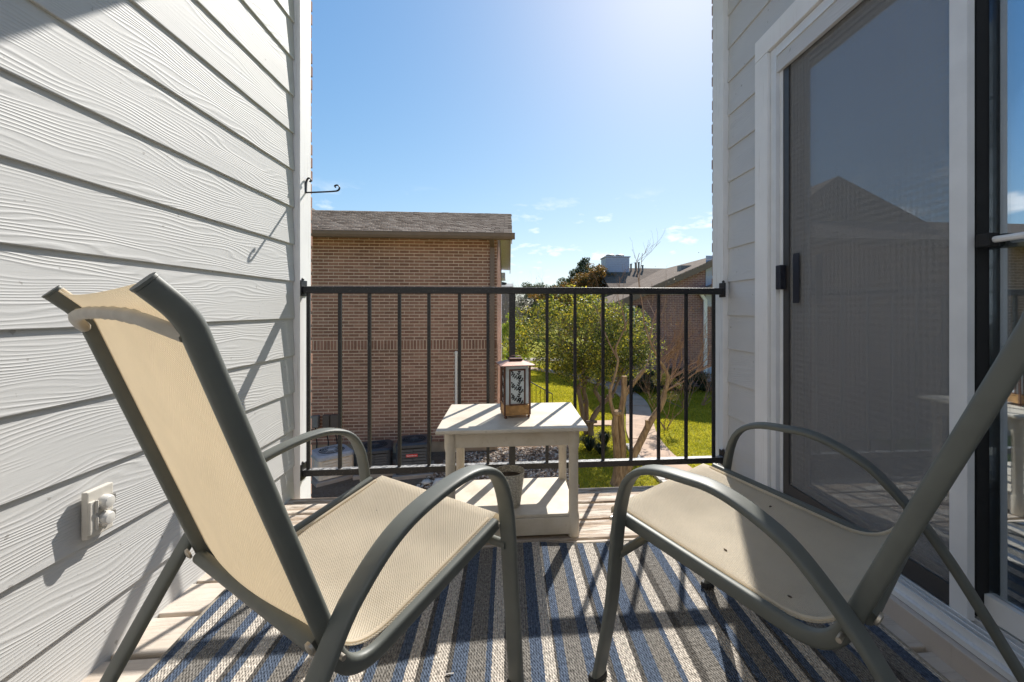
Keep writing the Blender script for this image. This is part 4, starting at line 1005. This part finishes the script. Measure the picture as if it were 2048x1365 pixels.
starts = [((2.78, 7.33, -.5), (.7, .1, .9)), ((2.80, 7.33, -.42), (1, .3, .35)), ((2.83, 7.33, -.36), (.3, .2, 1)), ((2.75, 7.34, -.1), (.5, -.3, 1)), ((2.62, 7.35, .1), (.2, .4, 1)), ((2.5, 7.36, .35), (.35, .1, 1)), ((2.4, 7.36, .65), (.1, 0, 1)), ((2.4, 7.35, -.2), (.3, .5, .6)), ((2.78, 7.33, -.55), (1.1, -.1, .5)), ((2.8, 7.33, -.5), (1.0, .4, .8)), ((2.05, 7.3, .5), (.1, .1, 1)), ((1.9, 7.25, 0), (-.2, .2, 1)), ((2.78, 7.33, -.55), (1.1, .2, .15))]
for p, d in starts: branch(mb, rel([p])[0], d, random.uniform(.55, .8), random.uniform(.011, .017), 3, .6, .28)
for q in range(16): branch(mb, rel([(2.74+random.uniform(-.1, .1), 7.33, -.45+random.uniform(-.2, .5))])[0], (random.uniform(.0, 1.1), random.uniform(-.3, .5), random.uniform(.3, 1.1)), random.uniform(.4, .62), random.uniform(.007, .011), 4, .55, .2)
mb.build('twigs', M['twig'], cm, kind='stuff')
V, F = quads(rng.normal((1.15, .1, 2.9), (.38, .3, .55), (260, 3)), .012); ob('seed_heads', fastmesh('seed_heads', V, F), M['brownleaf'], cm, kind='stuff')
# holly
hy = thing('holly_tree', 'rounded green and yellow holly tree with twisted grey trunks on the lawn', 'tree', (1.95, 10.2, GZ))
O = (1.95, 10.2, GZ)
for P_, r0, r1 in (([(1.90, 10.2, -2.2), (1.76, 10.2, -1.371), (1.70, 10.2, -1.015), (1.82, 10.2, -.84), (1.8, 10.2, -.5), (1.5, 10.2, .1)], .062, .03), ([(1.92, 10.3, -2.2), (1.911, 10.3, -1.4), (1.85, 10.3, -1.095), (1.90, 10.3, -.83), (1.82, 10.3, -.497), (1.9, 10.3, .2)], .058, .028),
                   ([(2.0, 10.1, -2.2), (1.99, 10.1, -1.85), (2.142, 10.1, -1.563), (2.26, 10.1, -1.389), (2.09, 10.1, -1.06), (2.2, 10.1, -.857), (2.3, 10.1, -.6), (2.5, 10.2, 0)], .075, .03), ([(2.25, 10.12, -1.42), (2.45, 10.15, -1.255), (2.56, 10.15, -1.12), (2.75, 10.2, -.7), (3.0, 10.2, -.1)], .05, .025)):
    mb = MB(); trunk(mb, rel(P_, O), r0, r1)
    for q in range(3):
        a = random.choice(rel(P_, O)[1:4]); mb.tube([a, (a[0]+random.uniform(-.1, .1), a[1]-.06, a[2]+.03), (a[0]+random.uniform(-.14, .14), a[1]-.09, a[2]+.05)], [.05, .045, .035], 8)
    mb.build('trunk', M['bark_dark'], hy, True)
bl_ = clumps((.0, 0, 2.35), (1.45, .95, .95), 60, .36)+clumps((-1.0, 0, 2.35), (.95, .8, .75), 26, .30)+clumps((1.05, 0, 2.35), (.65, .7, .70), 22, .28)+clumps((-.3, 0, 3.05), (1.0, .7, .40), 20, .26)+clumps((.2, -.2, 1.75), (1.2, .7, .35), 16, .26)+clumps((1.15, 0, 1.75), (.4, .5, .35), 8, .22)
V, F = leafcloud(30000, bl_, .029); ob('crown', fastmesh('crown', V, F), M['holly'], hy)
mb = MB()
for q in range(26): a = random.choice([(-.1, 0, 1.6), (.3, 0, 1.7), (0, 0, 1.8), (.6, 0, 1.6)]); branch(mb, a, (random.gauss(0, 1), random.gauss(0, .7), random.uniform(.2, 1.2)), .9, .014, 2, .5, .1)
mb.build('branches', M['bark_dark'], hy, kind='stuff')
# trees behind
def tree(name, label, loc, h, blobs, nleaf, size, mat, tr=.1, bark_='bark_dark', tw=0, twmat='twig_grey', cat='tree'):
    t = thing(name, label, cat, loc); mb = MB(); trunk(mb, [(0, 0, -.1), (.05, .02, h*.3), (-.04, 0, h*.6), (.02, 0, h*.85)], tr, tr*.35)
    for q in range(6): branch(mb, (0, 0, h*random.uniform(.25, .6)), (random.gauss(0, 1), random.gauss(0, 1), .7), h*.2, tr*.3, 2, .5, .2)
    mb.build('trunk', M[bark_], t, True)
    V, F = leafcloud(nleaf, blobs, size); ob('crown', fastmesh('crown', V, F), M[mat], t)
    return t
tree('oak_tree', 'rust brown and green oak tree between the holly and the chimney', (4.6, 22.5, GZ), 5.2, clumps((.25, 0, 4.2), (1.3, 1, 1.0), 45, .36)+clumps((-.9, 0, 3.5), (1.3, .9, .55), 25, .3)+clumps((.1, 0, 5.1), (.5, .5, .35), 12, .22)+clumps((1.3, 0, 3.75), (.8, .7, .65), 18, .3)+clumps((-1.5, 0, 3.95), (1.0, .8, .45), 18, .28)+clumps((-2.8, 0, 3.75), (.9, .8, .40), 16, .28)+clumps((0, 0, 2.3), (1.6, 1, 1.2), 30, .4), 32000, .05, 'brownleaf', .16)
tree('evergreen_tree', 'dark conical evergreen tree rising behind the rust brown oak', (4.75, 25.5, GZ), 6, clumps((-.2, 0, 4.6), (1.3, 1, .9), 24, .36)+clumps((0, 0, 5.55), (.6, .5, .5), 12, .24)+clumps((0, 0, 6.05), (.25, .25, .25), 5, .16), 10000, .05, 'evergreen', .15)
tree('evergreen_tree', 'low dark evergreen on the horizon just right of the distant house', (3.0, 48, GZ), 6, clumps((0, 0, 5.2), (1.9, 1.2, .8), 26, .5)+clumps((0, 0, 3.2), (2.2, 1.2, 1.6), 20, .7), 8000, .09, 'evergreen', .2)
tree('evergreen_tree', 'hazy dark evergreen on the horizon between the holly and the oak', (5.7, 46, GZ), 6, clumps((0, 0, 5.0), (1.5, 1, .9), 22, .45)+clumps((0, 0, 3.2), (2.2, 1.2, 1.6), 20, .7), 8000, .09, 'evergreen', .2)
def bare(label, loc, h, n, seed, r0=.012):
    random.seed(seed); t = thing('bare_tree', label, 'tree', loc); mb = MB(); trunk(mb, [(0, 0, -.1), (.03, 0, h*.2), (0, 0, h*.4)], .09, .05, 8); mb.build('trunk', M['twig_grey'], t, True)
    mb = MB()
    for q in range(n): branch(mb, (random.gauss(0, .15), random.gauss(0, .15), h*random.uniform(.2, .42)), (random.gauss(0, .45), random.gauss(0, .4), 1), h*.26, r0*2, 4, .42, .35)
    mb.build('twigs', M['twig_grey'], t, kind='stuff'); return t
bare('leafless grey tree standing just past the brick corner', (-.45, 31, GZ), 5.4, 12, 3, .013)
bare('leafless grey tree showing behind the thick railing post', (.75, 33, GZ), 5.2, 12, 4, .013)
bare('leafless tree poking above the dark evergreen on the horizon', (3.1, 44, GZ), 7.2, 3, 5, .014)
def shrub(name, label, loc, blobs, n, size, mat, group=None):
    t = thing(name, label, 'shrub', loc, 0, group); mb = MB()
    for q in range(5): branch(mb, (random.gauss(0, .05), random.gauss(0, .05), 0), (random.gauss(0, .5), random.gauss(0, .5), 1), max(b[2] for b in blobs)*.6, .012, 2, .5, .2)
    mb.build('stems', M['twig'], t, kind='stuff'); V, F = leafcloud(n, blobs, size); ob('foliage', fastmesh('foliage', V, F), M[mat], t); return t
shrub('yellow_shrub', 'yellow green shrub tree showing between brick corner and thick post', (.0, 19.5, GZ), clumps((.15, 0, 1.75), (.8, .7, .75), 22, .24)+clumps((.25, 0, 2.4), (.5, .4, .4), 9, .18), 6500, .035, 'lime')
shrub('lime_hedge', 'bright lime hedge mound on the far bank past the brick corner', (-.2, 23.5, GZ), clumps((.3, 0, .55), (1.6, .6, .45), 24, .28), 7000, .04, 'lime')
shrub('lime_hedge', 'lower lime hedge mound in front of the far bank', (.0, 20.8, GZ), clumps((.1, 0, .35), (.9, .5, .32), 16, .2), 5000, .03, 'lime')
shrub('dark_shrub', 'dark narrow shrub at the foot of the brick corner', (-.17, 12.6, GZ), clumps((0, 0, .55), (.22, .4, .6), 14, .17), 3500, .03, 'evergreen')
shrub('twiggy_shrub', 'olive twiggy shrub beside the crape myrtle trunk', (4.0, 10.4, GZ), clumps((0, 0, 1.05), (.42, .35, .42), 16, .13), 2200, .018, 'olive')
for x, y, sx, sz, lb in ((5.0, 15.2, .8, .55, 'dark hedge against the mauve wall, left of the crape myrtle limbs'), (6.3, 15.3, .75, .62, 'dark hedge against the mauve wall, behind the crape myrtle limbs'), (7.5, 15.1, .7, .58, 'dark hedge by the white downspout')):
    shrub('dark_hedge', lb, (x, y, GZ), clumps((0, 0, sz*.7), (sx, .4, sz*.7), 18, .2), 5000, .032, 'evergreen')
def bareshrub(label, loc, h, n, seed, dirx=0):
    random.seed(seed); t = thing('bare_shrub', label, 'shrub', loc); mb = MB()
    for q in range(n): branch(mb, (random.gauss(0, .06), random.gauss(0, .06), 0), (random.gauss(dirx, .6), random.gauss(0, .5), 1), h*.42, .011, 4, .5, .2)
    mb.build('stems', M['twig'], t, kind='stuff'); return t
bareshrub('bare reddish shrub spreading in front of the mauve brick wall', (5.4, 12.6, GZ), 2.3, 7, 8)
bareshrub('bare reddish shrub arching beside the white downspout', (6.1, 12.9, GZ), 2.6, 7, 9)
V, F = quads(np.c_[rng.uniform(-9, 14, 26000), rng.uniform(52, 56, 26000), GZ+rng.beta(2, 1.6, 26000)*5.7*(.75+.25*np.sin(rng.uniform(0, 6, 26000)))], .16, .22)
ob('far_thicket', fastmesh('far_thicket', V, F), M['thicket'], kind='stuff')
# liriope clumps
def clump(label, loc, n, h, sp):
    t = []; V = []; F = []
    for i in range(n):
        a = rng.uniform(0, 6.28); r_ = sp*rng.uniform(.1, .4); hh = h*rng.uniform(.6, 1.1); o = sp*rng.uniform(.4, 1.1); w_ = .005
        ca, sa = math.cos(a), math.sin(a); b0 = np.array([ca*r_*.5, sa*r_*.5, 0]); b1 = np.array([ca*(r_+o*.4), sa*(r_+o*.4), hh*.8]); b2 = np.array([ca*(r_+o), sa*(r_+o), hh*.72]); sd = np.array([-sa, ca, 0])*w_
        k_ = len(V); V += [b0-sd, b0+sd, b1+sd, b1-sd, b2+sd*.3, b2-sd*.3]; F += [(k_, k_+1, k_+2, k_+3), (k_+3, k_+2, k_+4, k_+5)]
    o = ob('grass_clump', fastmesh('grass_clump', V, F), M['liriope'], loc=loc); tag(o, label, 'ornamental grass', 'strap leaf clumps by the holly')
clump('dark strap leaf clump under the table corner, left one', (1.74, 9.0, GZ), 260, .34, .22)
clump('dark strap leaf clump right against the crape myrtle limb', (2.12, 9.25, GZ), 260, .38, .22)
clump('small dark strap leaf clump in front of the holly trunks', (1.93, 8.75, GZ), 200, .26, .18)
# path edging
for i, (x, y) in enumerate([(2.62, 7.0), (2.60, 7.45), (2.58, 7.9), (2.57, 8.35), (2.58, 8.8)]):
    pass
eg = thing('path_edging', 'pale stone edging blocks along the near left side of the path', 'edging', (0, 0, GZ))
for i in range(11):
    y = 6.2+i*.29; mb = MB(); mb.bevbox(-.06, .06, -.135, .135, -.03, .06, .012); o = mb.build('edging_block', M['stone'], eg, loc=(float(np.interp(y, cl[:40, 1], cl[:40, 0]))-.44, y, 0)); o.rotation_euler = (0, 0, random.uniform(-.05, .05))
# yard handrail by the far corner
hr = thing('handrail', 'thin black metal stair handrail on the lawn past the brick corner', 'handrail', (0, 0, GZ))
A_, B2 = Vector((.35, 12.9, 1.02)), Vector((1.35, 12.9, .45))
mb = MB(); mb.tube([A_, B2], .016, 6); mb.tube([A_-Vector((0, 0, .75)), B2-Vector((0, 0, .42))], .012, 6); mb.build('rail', M['iron'], hr)
for q in np.linspace(0, 1, 9):
    p = A_.lerp(B2, q); mb = MB(); mb.box(p.x-.008, p.x+.008, p.y-.008, p.y+.008, max(0, p.z-.95), p.z); mb.build('baluster', M['iron'], hr)
